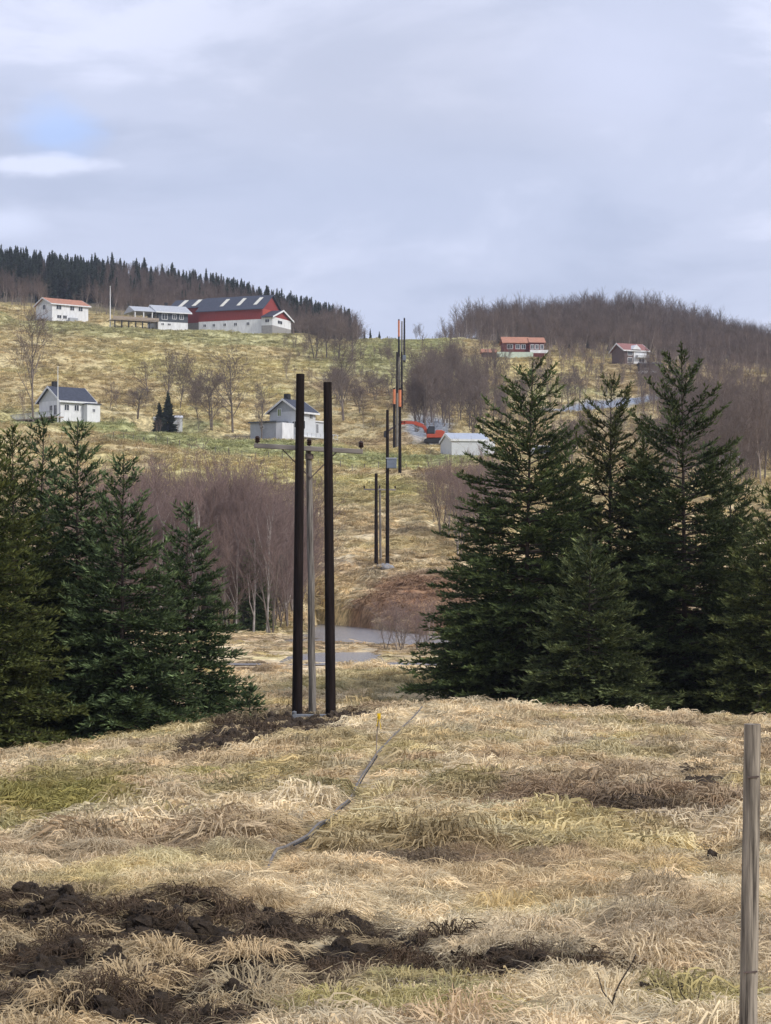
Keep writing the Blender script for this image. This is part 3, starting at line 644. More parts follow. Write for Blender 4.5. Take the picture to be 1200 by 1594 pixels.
def segmesh(name, segs, k, m):
    P0 = np.array([s[0] for s in segs]); P1 = np.array([s[1] for s in segs]); R0 = np.array([s[2] for s in segs]); R1 = np.array([s[3] for s in segs])
    t = P1-P0; t /= np.linalg.norm(t, axis=1, keepdims=True)+1e-9; a = np.cross(t, np.array([.3, .9, .2])); a /= np.linalg.norm(a, axis=1, keepdims=True)+1e-9; b = np.cross(t, a)
    an = np.arange(k)*2*math.pi/k; c = np.cos(an)[None, :, None]; s = np.sin(an)[None, :, None]
    ring = a[:, None]*c+b[:, None]*s
    v = np.concatenate([P0[:, None]+ring*R0[:, None, None], P1[:, None]+ring*R1[:, None, None]], 1).reshape(-1, 3)
    base = (np.arange(len(segs))*2*k)[:, None, None]; i = np.arange(k)
    f = base+np.stack([i, (i+1) % k, (i+1) % k+k, i+k], 1)[None]
    return npmesh(name, v, f.reshape(-1, 4), m)
def bare_proto(seed, tm, km, **k):
    T, K = bare_segments(seed, **k); return segmesh('trunk', T, 5, tm), segmesh('crown', K, 3, km)
def put_bare(proto, px, d, H, protoH, rz, label, group=None, sx=1.0, name='bare_tree', loc=None):
    o = empty(name, loc or at(px, d), rz); s = H/protoH; o.scale = (s*sx, s*sx, s); tag(o, label, 'tree', group)
    link(bpy.data.objects.new('trunk', proto[0]), o); link(bpy.data.objects.new('crown', proto[1]), o); return o
thick = [bare_proto(200+i, M['birch'] if i % 3 == 0 else M['trunk'], M['twig_red'], H=8, spread=.42, stems=1+(i % 3 > 0)*(i % 3), depth=4, twig=.012, fork=3.0, upright=.9, low=.2, kids=7) for i in range(6)]
open_ = [bare_proto(220+i, M['trunk'], M['twig'], H=12, spread=.5, stems=1+(i % 2), depth=4, twig=.032, trunk_r=.22, fork=3.2, upright=.7, low=.22, kids=10) for i in range(5)]
G = random.Random(5)
# thicket on the near left bank, beyond the first pole
gt = 'bare saplings of the thicket beyond the first poles'
for i in range(112):
    px = G.uniform(195, 472) if i > 12 else G.uniform(60, 200)
    d = G.uniform(146, 186); top = 742+18*math.sin(px*.05)+(12 if px > 400 else 0)
    p = at(px, d); H = min((HY-top)*d/F-p.z, 10.5)*G.uniform(.62, 1.0)
    put_bare(thick[i % 6], px, d, H, 8, G.uniform(0, 6.28), 'thin purplish bare sapling in the dense thicket beyond the first poles', gt, G.uniform(.75, 1.15))
gt = 'bare birches between the river and the right spruces'
for i in range(30):
    px = G.uniform(672, 800); d = G.uniform(192, 232); p = at(px, d); H = (HY-(725 if px < 735 else 705))*d/F-p.z
    put_bare(thick[(i*2) % 6], px, d, H*G.uniform(.6, 1), 8, G.uniform(0, 6.28), 'leafless birch in the narrow stand left of the tall right spruces', gt, .8)
# single trees on the hillside
SINGLE = [(52, 640, 492, 395, 0, .8, 'tall thin bare tree rising left of the white house with the dark roof'),
 (330, 677, 572, 405, 1, .8, 'bare tree with a dense grey crown, standing nearest the white garden shed'), (362, 670, 568, 412, 2, .75, 'bare tree with twin stems halfway between the garden shed and the grey house'),
 (309, 660, 615, 420, 3, 1.1, 'small round bare tree between the shed and the taller bare trees'), (172, 655, 600, 420, 4, .8, 'slender bare tree on the grass right of the white house'),
 (181, 657, 612, 425, 0, .8, 'smaller bare tree close beside another, right of the white house'), (214, 660, 600, 415, 1, 1.2, 'wide low bare tree leaning over the lane left of the twin spruces'),
 (262, 648, 560, 440, 2, .7, 'tall bare tree behind the pair of small dark spruces'), (279, 645, 572, 442, 3, .7, 'bare tree just behind the white garden shed'),
 (407, 690, 610, 398, 4, .6, 'thin bare tree in front of the grey house with the flat extension'), (535, 668, 560, 430, 0, .8, 'bare tree on the slope right of the grey house'),
 (560, 668, 600, 440, 1, .9, 'low bare tree on the slope between the grey house and the far poles'), (513, 655, 585, 445, 2, .9, 'bare tree directly behind the right extension of the grey house'),
 (490, 560, 505, 560, 3, 1.0, 'bare tree left of the hilltop group below the red barn'), (508, 562, 500, 560, 0, .9, 'dark stemmed bare tree in the hilltop group below the red barn'),
 (527, 564, 505, 555, 1, .9, 'bare tree in the middle of the hilltop group right of the barn'), (548, 570, 515, 550, 2, .9, 'bare tree at the right end of the hilltop group right of the barn'),
 (230, 605, 570, 470, 4, 1.0, 'small bare tree alone on the open hillside'), (1140, 770, 660, 270, 3, .7, 'dark stemmed bare tree right of the tallest spruce'),
 (1162, 775, 690, 262, 1, .6, 'bare tree near the right edge in front of the brown wood'), (240, 745, 712, 262, 2, 1.3, 'bare bush above the thicket, left one of two'), (352, 748, 722, 258, 4, 1.1, 'bare bush above the thicket, right one of two'),
 (305, 640, 590, 450, 1, 1.0, 'faint bare tree on the slope behind the taller garden trees')]
for k, (px, py, top, d, v, sx, lab) in enumerate(SINGLE):
    p = at(px, d); H = (HY-top)*d/F-p.z
    if px in (52,): H = min(H, 17)
    put_bare(open_[v], px, d, max(H*1.06, 1.5), 12, G.uniform(0, 6.28), lab, None, sx*(.9 if px == 52 else 1.4 if H > 6 else 1.2))
print('single tree ground rows', [(s[0], s[1], round(HY-F*at(s[0], s[3]).z/s[3])) for s in SINGLE])
def stand(name_label, group, n, f, topf, seed, protos=open_, pH=12, hr=(.6, 1.0), sx=(.7, 1.0), hmax=13):
    g = random.Random(seed)
    for i in range(n):
        px, d = f(g); p = at(px, d); H = min(max((HY-topf(px))*d/F-p.z, min(4, hmax)), hmax)*g.uniform(*hr)
        put_bare(protos[i % len(protos)], px, d, H, pH, g.uniform(0, 6.28), name_label, group, g.uniform(*sx))
stand('leafless tree in the grey brown copse behind the red excavator', 'bare trees of the copse behind the excavator', 42, lambda g: (g.uniform(645, 775), g.uniform(395, 545)), lambda px: 535, 31, hmax=12)
stand('leafless bush on the slope between the grey house and the copse', 'bushes on the slope left of the far poles', 14, lambda g: (g.uniform(520, 610), g.uniform(455, 590)), lambda px: 540, 32, hmax=7, sx=(1.2, 1.8))
stand('leafless tree below the two red roofed houses', 'bare trees below the right hand houses', 30, lambda g: (g.uniform(760, 1200), g.uniform(430, 560)), lambda px: 560, 33, hmax=9)
stand('leafless tree in the brown wood beyond the right spruces', 'bare trees beyond the right spruces', 34, lambda g: (g.uniform(1040, 1260), g.uniform(275, 400)), lambda px: 600, 34, hmax=13)
stand('leafless tree seen between the tops of the right spruces', 'bare trees between the right spruce tops', 12, lambda g: (g.uniform(860, 1030), g.uniform(300, 385)), lambda px: 640, 35, hmax=8)
stand('low leafless shrub on the gravelly strip in front of the river bend', 'shrubs by the river bend', 9, lambda g: (g.uniform(590, 672), g.uniform(111, 119)), lambda px: 985, 36, protos=thick, pH=8, hmax=2.4, sx=(1.2, 1.7))
# far woods: read as one mass; the skyline spruces stand singly
def merge_two(a, b, name):
    import bmesh
    bm = bmesh.new(); bm.from_mesh(a); bm.from_mesh(b); me = bpy.data.meshes.new(name); bm.to_mesh(me); bm.free(); me.materials.append(M['twig_far']); return me
farb = []
for i in range(6):
    T, K = bare_segments(300+i, H=11, spread=.42, stems=1+i % 2, depth=3, twig=.034, fork=3.0, upright=1.1, low=.3, kids=8, trunk_r=.16)
    me = segmesh('far_bare_tree', T+K, 3, M['twig_far']); me.materials.append(M['trunk_far'])
    nt_ = sum(1 for q in T if q[2] > .05)
    sel = np.array([q[2] > .055 for q in T+K]).repeat(3).astype(np.int32); me.polygons.foreach_set('material_index', sel); farb.append(me)
fars = []
for i in range(5):
    g = np.random.RandomState(400+i); V = []; Fc = []; C = []; nb = 0; H = 14.0
    for z in np.arange(1.0, H, .30):
        t = z/H; k = 9; a = g.rand(k)*6.28; L = (2.35*(1-t)**.8+.12)*(.6+.7*g.rand(k)); 
        P = np.tile([0, 0, z], (k, 1))+g.randn(k, 3)*.1; D = np.stack([np.cos(a), np.sin(a), .15+.9*(t-.35)+.2*g.randn(k)], 1)
        v, f, c = brushes(P, D, L, .16+.28*L, g, np.tile(np.array([.060, .082, .058]), (k, 1))*(.6+.9*g.rand(k))[:, None]); V.append(v); Fc.append(f+nb); C.append(c); nb += len(v)
    v, f, c = brushes(np.array([[0, 0, H-1.0], [0, 0, -.5]]), np.array([[0, 0, 1.0], [0, 0, 1.0]]), np.array([1.5, H]), .13, g, np.tile(np.array([.03, .045, .03]), (2, 1))); V.append(v); Fc.append(f+nb); C.append(c)
    fars.append(npmesh('spruce_tree', np.concatenate(V), np.concatenate(Fc), M['needle'], np.concatenate(C)))
def mass(name, label, n, f, srcs, hs, seed, yoff=0):
    g = np.random.RandomState(seed); u, d = f(g, n); x = (u-HX)/F*d; z = ground(x, d); s = (hs[0]+(hs[1]-hs[0])*g.rand(n)**1.3)*(1 if name != 'bare_wood' else np.clip((u-640)/90, .5, 1))
    scatter(name, np.stack([x, d, z-.2], 1), np.ones((n, 3)), g.randint(0, len(srcs), n), np.stack([s*(.8+.3*g.rand(n)), s*(.8+.3*g.rand(n)), s], 1), np.stack([g.randn(n)*.04, g.randn(n)*.04, g.rand(n)*6.28], 1), srcs)
def reg(u0, u1, d0, d1, cond=None):
    def f(g, n):
        u = u0+(u1-u0)*g.rand(n*3); d = np.sqrt(d0*d0+(d1*d1-d0*d0)*g.rand(n*3))
        if cond is not None: k = cond(u, d, g.rand(n*3)); u, d = u[k], d[k]
        return u[:n], d[:n]
    def h(g, n):
        u, d = f(g, n)
        while len(u) < n: u2, d2 = f(g, n); u = np.concatenate([u, u2]); d = np.concatenate([d, d2])
        return u[:n], d[:n]
    return h
mass('thicket_undergrowth', None, 130, reg(185, 478, 146, 190), [p[1] for p in thick], (.5, .95), 61)
mass('copse_undergrowth', None, 60, reg(640, 790, 395, 540), farb, (.3, .75), 62)
mass('slope_scrub', None, 330, reg(745, 1300, 405, 615, lambda u, d, r: (np.hypot(u-805, (d-556)*1.0) > 42) & (np.hypot(u-985, (d-580)*1.0) > 45)), farb, (.22, .62), 63)
mass('hill_bushes', None, 95, reg(440, 620, 450, 640), farb, (.12, .42), 65)
mass('garden_bushes', None, 26, reg(20, 640, 385, 440, lambda u, d, r: (np.abs(u-455) > 75) & (np.abs(u-95) > 50)), farb, (.12, .38), 66)
mass('brown_wood', None, 260, reg(1030, 1420, 270, 440), farb, (.3, .85), 64)
# left wood: spruce above, bare trees in front and towards the right
def okl(u): return (u < 560)
mass('spruce_forest', None, 1700, reg(-260, 545, 715, 905, lambda u, d, r: r < np.where(u < 165+40*(r-.5), np.where(d > 722, 1, .2), np.where(d > 815-np.clip((u-280)*.45, 0, 85), .9, .10))), fars, (.55, .95), 51)
mass('bare_forest', None, 1150, reg(-260, 560, 690, 850, lambda u, d, r: r < np.where(u < 150, np.where((d < 712) & (u < 70), 1, .03), np.where(d < 830, 1, .3))), farb, (.5, .9), 52)
mass('bare_wood', None, 2300, reg(672, 1420, 615, 880, lambda u, d, r: (d > 620+60*np.clip((800-u)/100, 0, 1.4)) & (r < np.clip((u-665)/95, .08, 1))), farb, (.45, 1.08), 53)
mass('mixed_spruce_wood', None, 230, reg(775, 1420, 650, 880), fars, (.3, .68), 54)
mass('brown_scrub', None, 420, reg(1000, 1420, 420, 640), farb, (.25, .55), 55)
def far_spruce(px, d, H, label, group, k):
    o = link(bpy.data.objects.new('spruce_tree', fars[k % 5])); o.location = at(px, d)-Vector((0, 0, .3)); s = H/14.5; o.scale = (s*G.uniform(.8, 1.05), s*G.uniform(.8, 1.05), s); o.rotation_euler = (G.uniform(-.03, .03), G.uniform(-.03, .03), G.uniform(0, 6.28))
    if d < 600: o.scale.x *= 1.35; o.scale.y *= 1.35
    tag(o, label, 'tree', group)
px = -20; k = 0
while px < 612:
    H = G.uniform(9, 14.5)*(1 if px < 470 else 1-.40*(px-470)/140)
    far_spruce(px, G.uniform(838, 862), H, 'small dark spruce on the skyline of the wooded ridge behind the red barn', 'spruces on the left skyline', k); px += G.uniform(4, 9.5)*(1 if px < 540 else 1.6); k += 1
for px, H, lab in [(1126, 10.5, 'largest dark spruce on the descending right skyline'), (1141, 9, 'dark spruce just right of the largest one on the right skyline'), (1105, 7, 'small thin spruce on the right skyline left of the largest'), (800, 6.5, 'small pointed spruce above the red house on the right skyline'),
                   (1194, 11, 'dark spruce at the right edge on the skyline'), (1004, 7, 'dark spruce standing above the brown house on the skyline')]:
    k += 1; far_spruce(px, 850, H, lab, None, k)
for px, H, lab in [(648, 4.6, 'reddish brown bush, left one of the two alone on the saddle'), (655, 4.0, 'reddish brown bush, right one of the two alone on the saddle')]:
    o = link(bpy.data.objects.new('bare_tree', farb[k % 6])); o.location = at(px, 690); o.scale = (H/11*1.6, H/11*1.6, H/11*1.1); tag(o, lab, 'bush'); k += 1
far_spruce(249, 412, HH(249, 412, 622), 'left one of the pair of small dark spruces before the white shed', None, 1)
far_spruce(262, 410, HH(262, 410, 606), 'right and taller one of the pair of small dark spruces before the white shed', None, 2)
far_spruce(806, 640, 9.0, 'pale yellowish larch like tree above the red house', None, 3)
# ------------------------------------------------------------------ poles of the power line
def tube_part(name, pts, rs, m, parent, k=12): return MB().tube(pts, rs, k).build(name, m, parent, smooth=True)
def new_poles(px0, px1, d, top0, top1, w0, w1, label, name='pole_frame', beam=True, k=14, dd=0.0, group='pairs of dark tarred poles'):
    """a pair of tarred poles joined by a steel beam at the foot; w = top and bottom width in photo pixels"""
    a, b = at(px0, d), at(px1, d+dd); c = (a+b)/2; o = empty(name, c); tag(o, label, 'power pole', group)
    for p, top, dq in ((a, top0, d), (b, top1, d+dd)):
        zt = (HY-top)*dq/F; r0, r1 = w0/2*dq/F, w1/2*dq/F; q = p-c
        zz = np.linspace(-.6, zt-p.z, 9); fr = (zz-zz[0])/(zz[-1]-zz[0])
        leanx = .010*(1 if p is a else -1)*(zt-p.z)
        pts = [(q.x+leanx*f, q.y, q.z+z) for z, f in zip(zz, fr)]
        po = tube_part('pole', pts, [r1*(1-f)+r0*f for f in fr], M['tar'], o, k)
    if beam:
        mb = MB(); q = b-a; zb = .16
        mb.box(a.x-c.x-.02, b.x-c.x+.02, -.40, -.30, zb-.16, zb-.02); mb.build('foot_beam', M['galv'], o, bevel=.01)
        for p in (a, b):
            m2 = MB(); s = -.12 if p is a else .02; x = p.x-c.x+s
            m2.box(x, x+.12, -.46, -.26, -.12, zb+.06); m2.tube([(x+.06, -.52, zb+.05), (x+.06, -.40, zb+.05)], .035, 8); m2.build('bracket', M['galv'], o, bevel=.008)
    return o
def old_pole(pxb, pxt, d, top, wt, wb, label, arm=None, insul=True, k=10, group='old grey poles'):
    b = at(pxb, d); o = empty('old_power_pole', b); tag(o, label, 'power pole', group)
    H = (HY-top)*d/F-b.z; tx = (pxt-HX)/F*d-b.x
    zz = np.linspace(-.5, H, 12); g = np.random.RandomState(int(d))
    pts = [(tx*max(0, z/H)+g.randn()*.008, g.randn()*.008, z) for z in zz]
    tube_part('pole', pts, [(wb+(wt-wb)*max(0, z/H))/2*d/F for z in zz], M['oldwood'], o, k)
    if arm:
        x0, y0, x1, y1 = arm; P = lambda px, py, y=0.0: Vector(((px-HX)/F*d-b.x, y, (HY-py)*d/F-b.z))
        MB().bar(P(x0, y0, -.14), P(x1, y1, -.14), .11, .14).build('crossarm', M['arm'], o, bevel=.012)
        if insul:
            for px, py in insul:
                base = P(px, py, -.14); m = MB(); m.tube([base+Vector((0, 0, z)) for z in (.05, .10, .11, .15, .16, .20, .21, .25, .29, .31)], [.02, .02, .065, .085, .06, .085, .06, .078, .06, .03], 14)
                m.build('insulator', M['porc'], o, smooth=True)
    return o
f1 = new_poles(462, 515, PD, 582, 595, 13, 16.5, 'nearest pair of tall black poles on the crest, joined by a steel foot beam')
op = old_pole(486.5, 481, PD+.9, 700, 9, 12, 'weathered grey pole between the nearest black pair, with a crossarm and three insulators', arm=(396, 694, 565, 703.5), insul=[(401, 695), (481.5, 699), (562, 703)])
D1 = PD+.9; bp_ = at(486.5, D1); PP = lambda px, py, y: Vector(((px-HX)/F*D1-bp_.x, y, (HY-py)*D1/F-bp_.z))
MB().bar(PP(440, 700, -.10), PP(483, 744, -.12), .035).build('brace', M['rust'], op)
MB().bar(PP(524, 704, -.10), PP(484, 744, -.12), .035).build('brace', M['rust'], op)
m = MB(); e = PP(481, 700, 0); m.tube([e+Vector((0, 0, -.02)), e+Vector((0, 0, .06)), e+Vector((0, 0, .12))], [.12, .13, .05], 12); m.build('pole_cap', M['black'], op, smooth=True)
m = MB(); c0 = PP(481.5, 712, -.0); m.tube([c0+Vector((0, 0, -.05)), c0+Vector((0, 0, .10))], .125, 12); m.build('clamp', M['rust'], op)
# second pair across the river
def new_pole(px, d, top, w0, w1, label, group='dark poles', k=8, sleeve=None):
    a = at(px, d); o = empty('tarred_pole', a); tag(o, label, 'power pole', group); H = (HY-top)*d/F-a.z
    tube_part('pole', [(0, 0, z) for z in (-.6, H*.3, H*.7, H)], [w1/2*d/F, (w1*.7+w0*.3)/2*d/F, (w1*.3+w0*.7)/2*d/F, w0/2*d/F], M['tar'], o, k)
    if sleeve: tube_part('orange_sleeve', [(0, 0, (HY-sleeve[1])*d/F-a.z), (0, 0, (HY-sleeve[0])*d/F-a.z)], w0*.62*d/F, M['hiviz'], o, 10)
    return o
new_pole(585.5, 191, 737, 4.6, 6.2, 'shorter left black pole of the second pair, across the river', k=12)
f2 = new_pole(603, 191, 638, 4.4, 6.2, 'tall right black pole of the second pair, carrying a blue grey box', k=12)
b2 = at(594.5, 191); c2 = f2.location; P2 = lambda px, py, y=-.4: Vector(((px-HX)/F*191-c2.x, y, (HY-py)*191/F-c2.z))
q = P2(609.5, 722); m = MB(); m.box(q.x-.43, q.x+.43, -.45, .15, q.z-.40, q.z+.42); cb = m.build('transformer_box', M['cabinet'], f2, bevel=.03)
MB().box(q.x-.48, q.x+.48, -.50, .20, q.z+.425, q.z+.50).build('box_lid', M['zinc'], cb)
old_pole(592.5, 591, 193, 757, 3, 4, 'thin old grey pole between the second pair across the river', arm=(566, 762, 616, 762.5), insul=[(567, 762), (591, 761), (615, 762)])
rk = MB(); g = random.Random(3)
def stone(x, y, z, r, sd, label=None, grp=None, m='stone'):
    import bmesh
    gg = np.random.RandomState(sd); bm = bmesh.new(); bmesh.ops.create_icosphere(bm, subdivisions=2, radius=r)
    for v in bm.verts:
        n = fbm(np.array([v.co.x*2/r+sd*3.1+v.co.z/r]), np.array([v.co.y*2/r-v.co.z/r]), 3, 5)[0]; v.co *= .6+.8*n; v.co.z *= .7
    me = bpy.data.meshes.new('stone'); bm.to_mesh(me); bm.free(); me.materials.append(M[m]); me.polygons.foreach_set('use_smooth', np.ones(len(me.polygons), dtype=bool))
    o = link(bpy.data.objects.new('stone', me)); o.location = (x, y, z); return tag(o, label, 'stone', grp)
for i in range(12):
    px = 580+i*2.4+g.uniform(-1, 1); d = 188.6+g.uniform(-.6, .6); p = at(px, d); stone(p.x, p.y, p.z+.05, g.uniform(.22, .42), 20+i, 'grey stone in the row laid at the foot of the second pair of poles', 'stones under the second poles')
# third pair with orange sleeves
new_pole(613.6, 352, 604, 3.4, 4.4, 'left black pole with an orange sleeve on its top, in front of the excavator', sleeve=(606, 629))
new_pole(622.4, 278, 604, 3.6, 5.4, 'right black pole with an orange sleeve on its top, taller looking of the two', sleeve=(607, 633))
old_pole(618, 618, 352, 612, 3, 4, 'old pale pole between the two orange sleeved poles', arm=None, insul=None)
new_pole(618, 452, 548, 2.8, 3.8, 'left dark pole of the fourth pair, seen above the orange sleeves'); new_pole(625.3, 452, 548, 2.8, 3.8, 'right dark pole of the fourth pair, seen above the orange sleeves')
old_pole(621.6, 621.4, 455, 556, 2.6, 3.4, 'pale old pole standing between the fourth pair of poles', arm=None, insul=None)
new_pole(620.8, 562, 497, 2.4, 3.6, 'left pole of the farthest pair, standing against the sky on the ridge', sleeve=(499, 524))
f5 = new_pole(629.4, 562, 495, 2.4, 3.8, 'right pole of the farthest pair on the ridge, with a small grey box')
MB().box(-.9, .4, -.5, .5, (HY-561)*562/F-f5.location.z, (HY-553)*562/F-f5.location.z).build('transformer_box', M['cabinet'], f5, bevel=.05)
old_pole(625.5, 625.5, 565, 500, 2, 2.8, 'reddish old pole between the farthest pair on the ridge', arm=None, insul=None)
# ------------------------------------------------------------------ near fence post, marker, hose, twigs
fp = at(1164, POST_D); d = fp.y; H = (HY-1127)*d/F-fp.z; k = F/d
o = empty('fence_post', fp); tag(o, 'weathered round wooden fence post standing in the grass at the right edge', 'fence post')
zz = np.linspace(-.5, H, 24); g = np.random.RandomState(4)
MB().tube([(.017*z/H*1.2+g.randn()*.0006, 0, z) for z in zz], [(14.3-1.4*max(0, z/H))/k*(1+g.randn()*.008) for z in zz], 28).build('post', M['post'], o, smooth=True)
for z, w in ((H*.84, .05), (H*.25, .06)):
    m = MB(); xx = .017*z/H*1.2; m.bar((xx-w*.5, -13.6/k*.99, z), (xx+w*.5, -13.6/k*.97, z+.004), .006, .007); m.build('staple', M['rust'], o)
def hose():
    pts = HOSE
    fine = []
    for i in range(len(pts)-1):
        for t in np.linspace(0, 1, 8, endpoint=False):
            p = pts[i].lerp(pts[i+1], t); z = float(ground(np.array([p.x]), np.array([p.y]))[0]); fine.append(Vector((p.x, p.y, z)))
    zs = np.array([p.z for p in fine]); zs = np.convolve(np.pad(zs, 4, 'edge'), np.ones(9)/9, 'valid')
    zs = np.convolve(np.pad(zs, 14, 'edge'), np.ones(29)/29, 'valid'); xs = np.convolve(np.pad(np.array([p.x/p.y for p in fine]), 9, 'edge'), np.ones(19)/19, 'valid')
    for i, (p, z) in enumerate(zip(fine, zs)): p.z = z+.17-.2*max(0, (i-len(fine)+10)/10); p.x = xs[i]*p.y
    m = MB(); m.tube(fine, .015, 8); o = m.build('hose', M['cable'], None, smooth=True); tag(o, 'grey hose lying in a long curve across the matted grass', 'hose')
    m = MB(); m.tube([p+Vector((.035, .01, -.012)) for p in fine[30:110]], .011, 6); o = m.build('cable', M['black'], None, smooth=True); tag(o, 'thin dark cable lying close along the grey hose in the grass', 'cable')
hose()
p = at(585.5, hitg(585.5, 1182, 9, 60)); o = empty('marker_stick', p); tag(o, 'thin pale stick with a yellow ribbon at its top, beside the hose', 'marker stick')
zt = (HY-1112)*p.y/F-p.z; sk = tube_part('stick', [(0, 0, -.1), (.01, 0, zt*.5), (.05, 0, zt)], [.011, .010, .007], M['deck'], o, 6)
m = MB(); kx = p.y/F
for s_, w_ in ((-1, .055), (1, .07)): m.bar((.05, -.01, zt-.02), (.05+.04*s_, -.02, zt-.22-.05*(s_ > 0)), w_, .012)
m.box(.02, .085, -.02, .015, zt-.08, zt+.02); m.build('ribbon', M['yellow'], o)
def shoot(px, py, pxt, pyt, label, sd, r=.006, side=3):
    d = hit(px, min(py, 1590), 9, 58); p = at(px, d); g = random.Random(sd); tx = (pxt-px)/F*d; tz = (HY-pyt)*d/F-p.z
    m = MB(); P = lambda t: Vector((tx*t+.012*math.sin(t*7+sd), 0, tz*t)); m.tube([P(t/8) for t in range(-1, 9)], [r*(1-.08*max(t, 0)) for t in range(-1, 9)], 5)
    for i in range(side):
        t = .35+.5*i/side; q = P(t); s_ = 1 if i % 2 else -1; m.tube([q, q+Vector((s_*.05, g.uniform(-.04, .04), .07)), q+Vector((s_*.07, g.uniform(-.04, .04), .15))], [r*.6, r*.45, r*.3], 4)
    o = m.build('dry_shoot', M['bark'], None, smooth=True); o.location = p; tag(o, label, 'twig')
shoot(937, 1590, 986, 1486, 'longest thin dark shoot leaning right above the bottom edge', 1, .007, 1)
shoot(720, 1590, 728, 1562, 'short stubby dark shoot at the bottom edge left of the long leaning one', 2, .009)
shoot(1062, 1588, 1076, 1552, 'short upright dark shoot near the foot of the fence post', 3)
shoot(1150, 1140, 1198, 1050, 'thin leaning twig poking up behind the top of the fence post', 4)
shoot(375, 1118, 388, 1085, 'small twig beside the spruce sapling on the crest', 5)
# ------------------------------------------------------------------ buildings
def window(parent, cx, cz, w, h, side, face, frame=None, glass=None, name='window', axis='y'):
    """face: coordinate of the wall plane; side: +1 / -1 outward"""
    fr = frame or M['white']; gm = glass or M['glass']; t = .12
    m = MB(); f0, f1 = sorted((face-side*.02, face+side*.07))
    def bx(mb, a0, a1, z0, z1, lo, hi): mb.box(a0, a1, lo, hi, z0, z1) if axis == 'y' else mb.box(lo, hi, a0, a1, z0, z1)
    bx(m, cx-w/2-t, cx-w/2, cz-h/2-t, cz+h/2+t, f0, f1); bx(m, cx+w/2, cx+w/2+t, cz-h/2-t, cz+h/2+t, f0, f1)
    bx(m, cx-w/2, cx+w/2, cz+h/2, cz+h/2+t, f0, f1); bx(m, cx-w/2, cx+w/2, cz-h/2-t, cz-h/2, f0, f1); bx(m, cx-.04, cx+.04, cz-h/2, cz+h/2, f0, f1-.01 if side > 0 else f1)
    o = m.build(name, fr, parent); g_ = MB(); p0, p1 = sorted((face+side*.003, face+side*.035)); bx(g_, cx-w/2+.002, cx+w/2-.002, cz-h/2+.002, cz+h/2-.002, p0, p1); g_.build('pane', gm, o); return o
def gable_house(px, py, d, rz, L, Wd, h, rh, wall, roof, label, base_h=0.0, base=None, gable=None, over=.5, wins=(), chimney=None, name='house', fascia=None, z=None, cat='house', gcorner=(0, 0)):
    """local x along the ridge, origin at the near corner named by gcorner (0/1, 0/1); front is -y"""
    p = at(px, d)
    if py is not None: p.z = (HY-py)*d/F
    if z is not None: p.z += z
    o = empty(name, p, rz); tag(o, label, cat); X0, Y0 = -gcorner[0]*L, -gcorner[1]*Wd; X1, Y1 = X0+L, Y0+Wd; ym = (Y0+Y1)/2
    bh = base_h
    MB().box(X0+.02, X1-.02, Y0+.02, Y1-.02, -2.5, bh).build('foundation', base or M['concrete'], o)
    MB().box(X0, X1, Y0, Y1, bh, bh+h).build('wall', wall, o)
    MB().prism([(Y0, bh+h), (Y1, bh+h), (ym, bh+h+rh)], 'x', X0, X1).build('gable', gable or wall, o)
    t = .22; sl = rh/(Wd/2); e = over
    r = MB().prism([(Y0-e, bh+h-e*sl+.03), (ym, bh+h+rh+.03), (Y1+e, bh+h-e*sl+.03), (Y1+e, bh+h-e*sl+t), (ym, bh+h+rh+t+.05), (Y0-e, bh+h-e*sl+t)], 'x', X0-over, X1+over).build('roof', roof, o)
    if fascia:
        for xx in (X0-over-.06, X1+over+.003):
            MB().prism([(Y0-e-.03, bh+h-e*sl-.12), (ym, bh+h+rh-.12), (Y1+e+.03, bh+h-e*sl-.12), (Y1+e+.03, bh+h-e*sl+t+.02), (ym, bh+h+rh+t+.07), (Y0-e-.03, bh+h-e*sl+t+.02)], 'x', xx, xx+.055).build('barge_board', fascia, r)
        MB().box(X0-over, X1+over, Y0-e-.06, Y0-e-.003, bh+h-e*sl-.10, bh+h-e*sl+t).build('fascia', fascia, r)
    if chimney: 
        cx, cw = chimney; MB().box(cx-cw, cx+cw, ym-cw+.3, ym+cw+.3, bh+h+rh-.8, bh+h+rh+1.2).build('chimney', M['black'], r)
    for w_ in wins:
        side = w_[0]; kw = w_[5] if len(w_) > 5 else {}
        if side == 'f': window(o, w_[1], w_[2], w_[3], w_[4], -1, Y0, **kw)
        elif side == 'l': window(o, w_[1], w_[2], w_[3], w_[4], -1, X0, axis='x', **kw)
        elif side == 'r': window(o, w_[1], w_[2], w_[3], w_[4], 1, X1, axis='x', **kw)
    return o
D = rad
# white house with the orange roof, top left; near corner at px 86
h1 = gable_house(81, 499, 640, D(38), 12, 9.5, 5.0, 1.9, M['white'], M['orangeroof'], 'white two storey house with an orange tiled roof at the top left', gable=M['offwhite'], over=.6, fascia=M['white'],  # gable greyer than the walls: its shade is put into the colour
    wins=[('f', 2.2, 4.0, 1.6, 1.2), ('f', 2.3, 1.3, 1.3, .9), ('f', 4.2, 1.3, 1.2, .9), ('f', 6.6, 4.0, 1.3, 1.2), ('f', 9.4, 4.0, 1.3, 1.2), ('l', 4.6, 4.3, 1.5, 1.3)], chimney=(4.5, .35))
MB().box(-3.2, -.8, 1.0, 11, 0.3, .55).build('terrace', M['concrete'], h1)
MB().box(4.8, 7.6, -1.8, -.6, -.3, 1.1).build('shed_box', M['greypaint'], h1, bevel=.1)
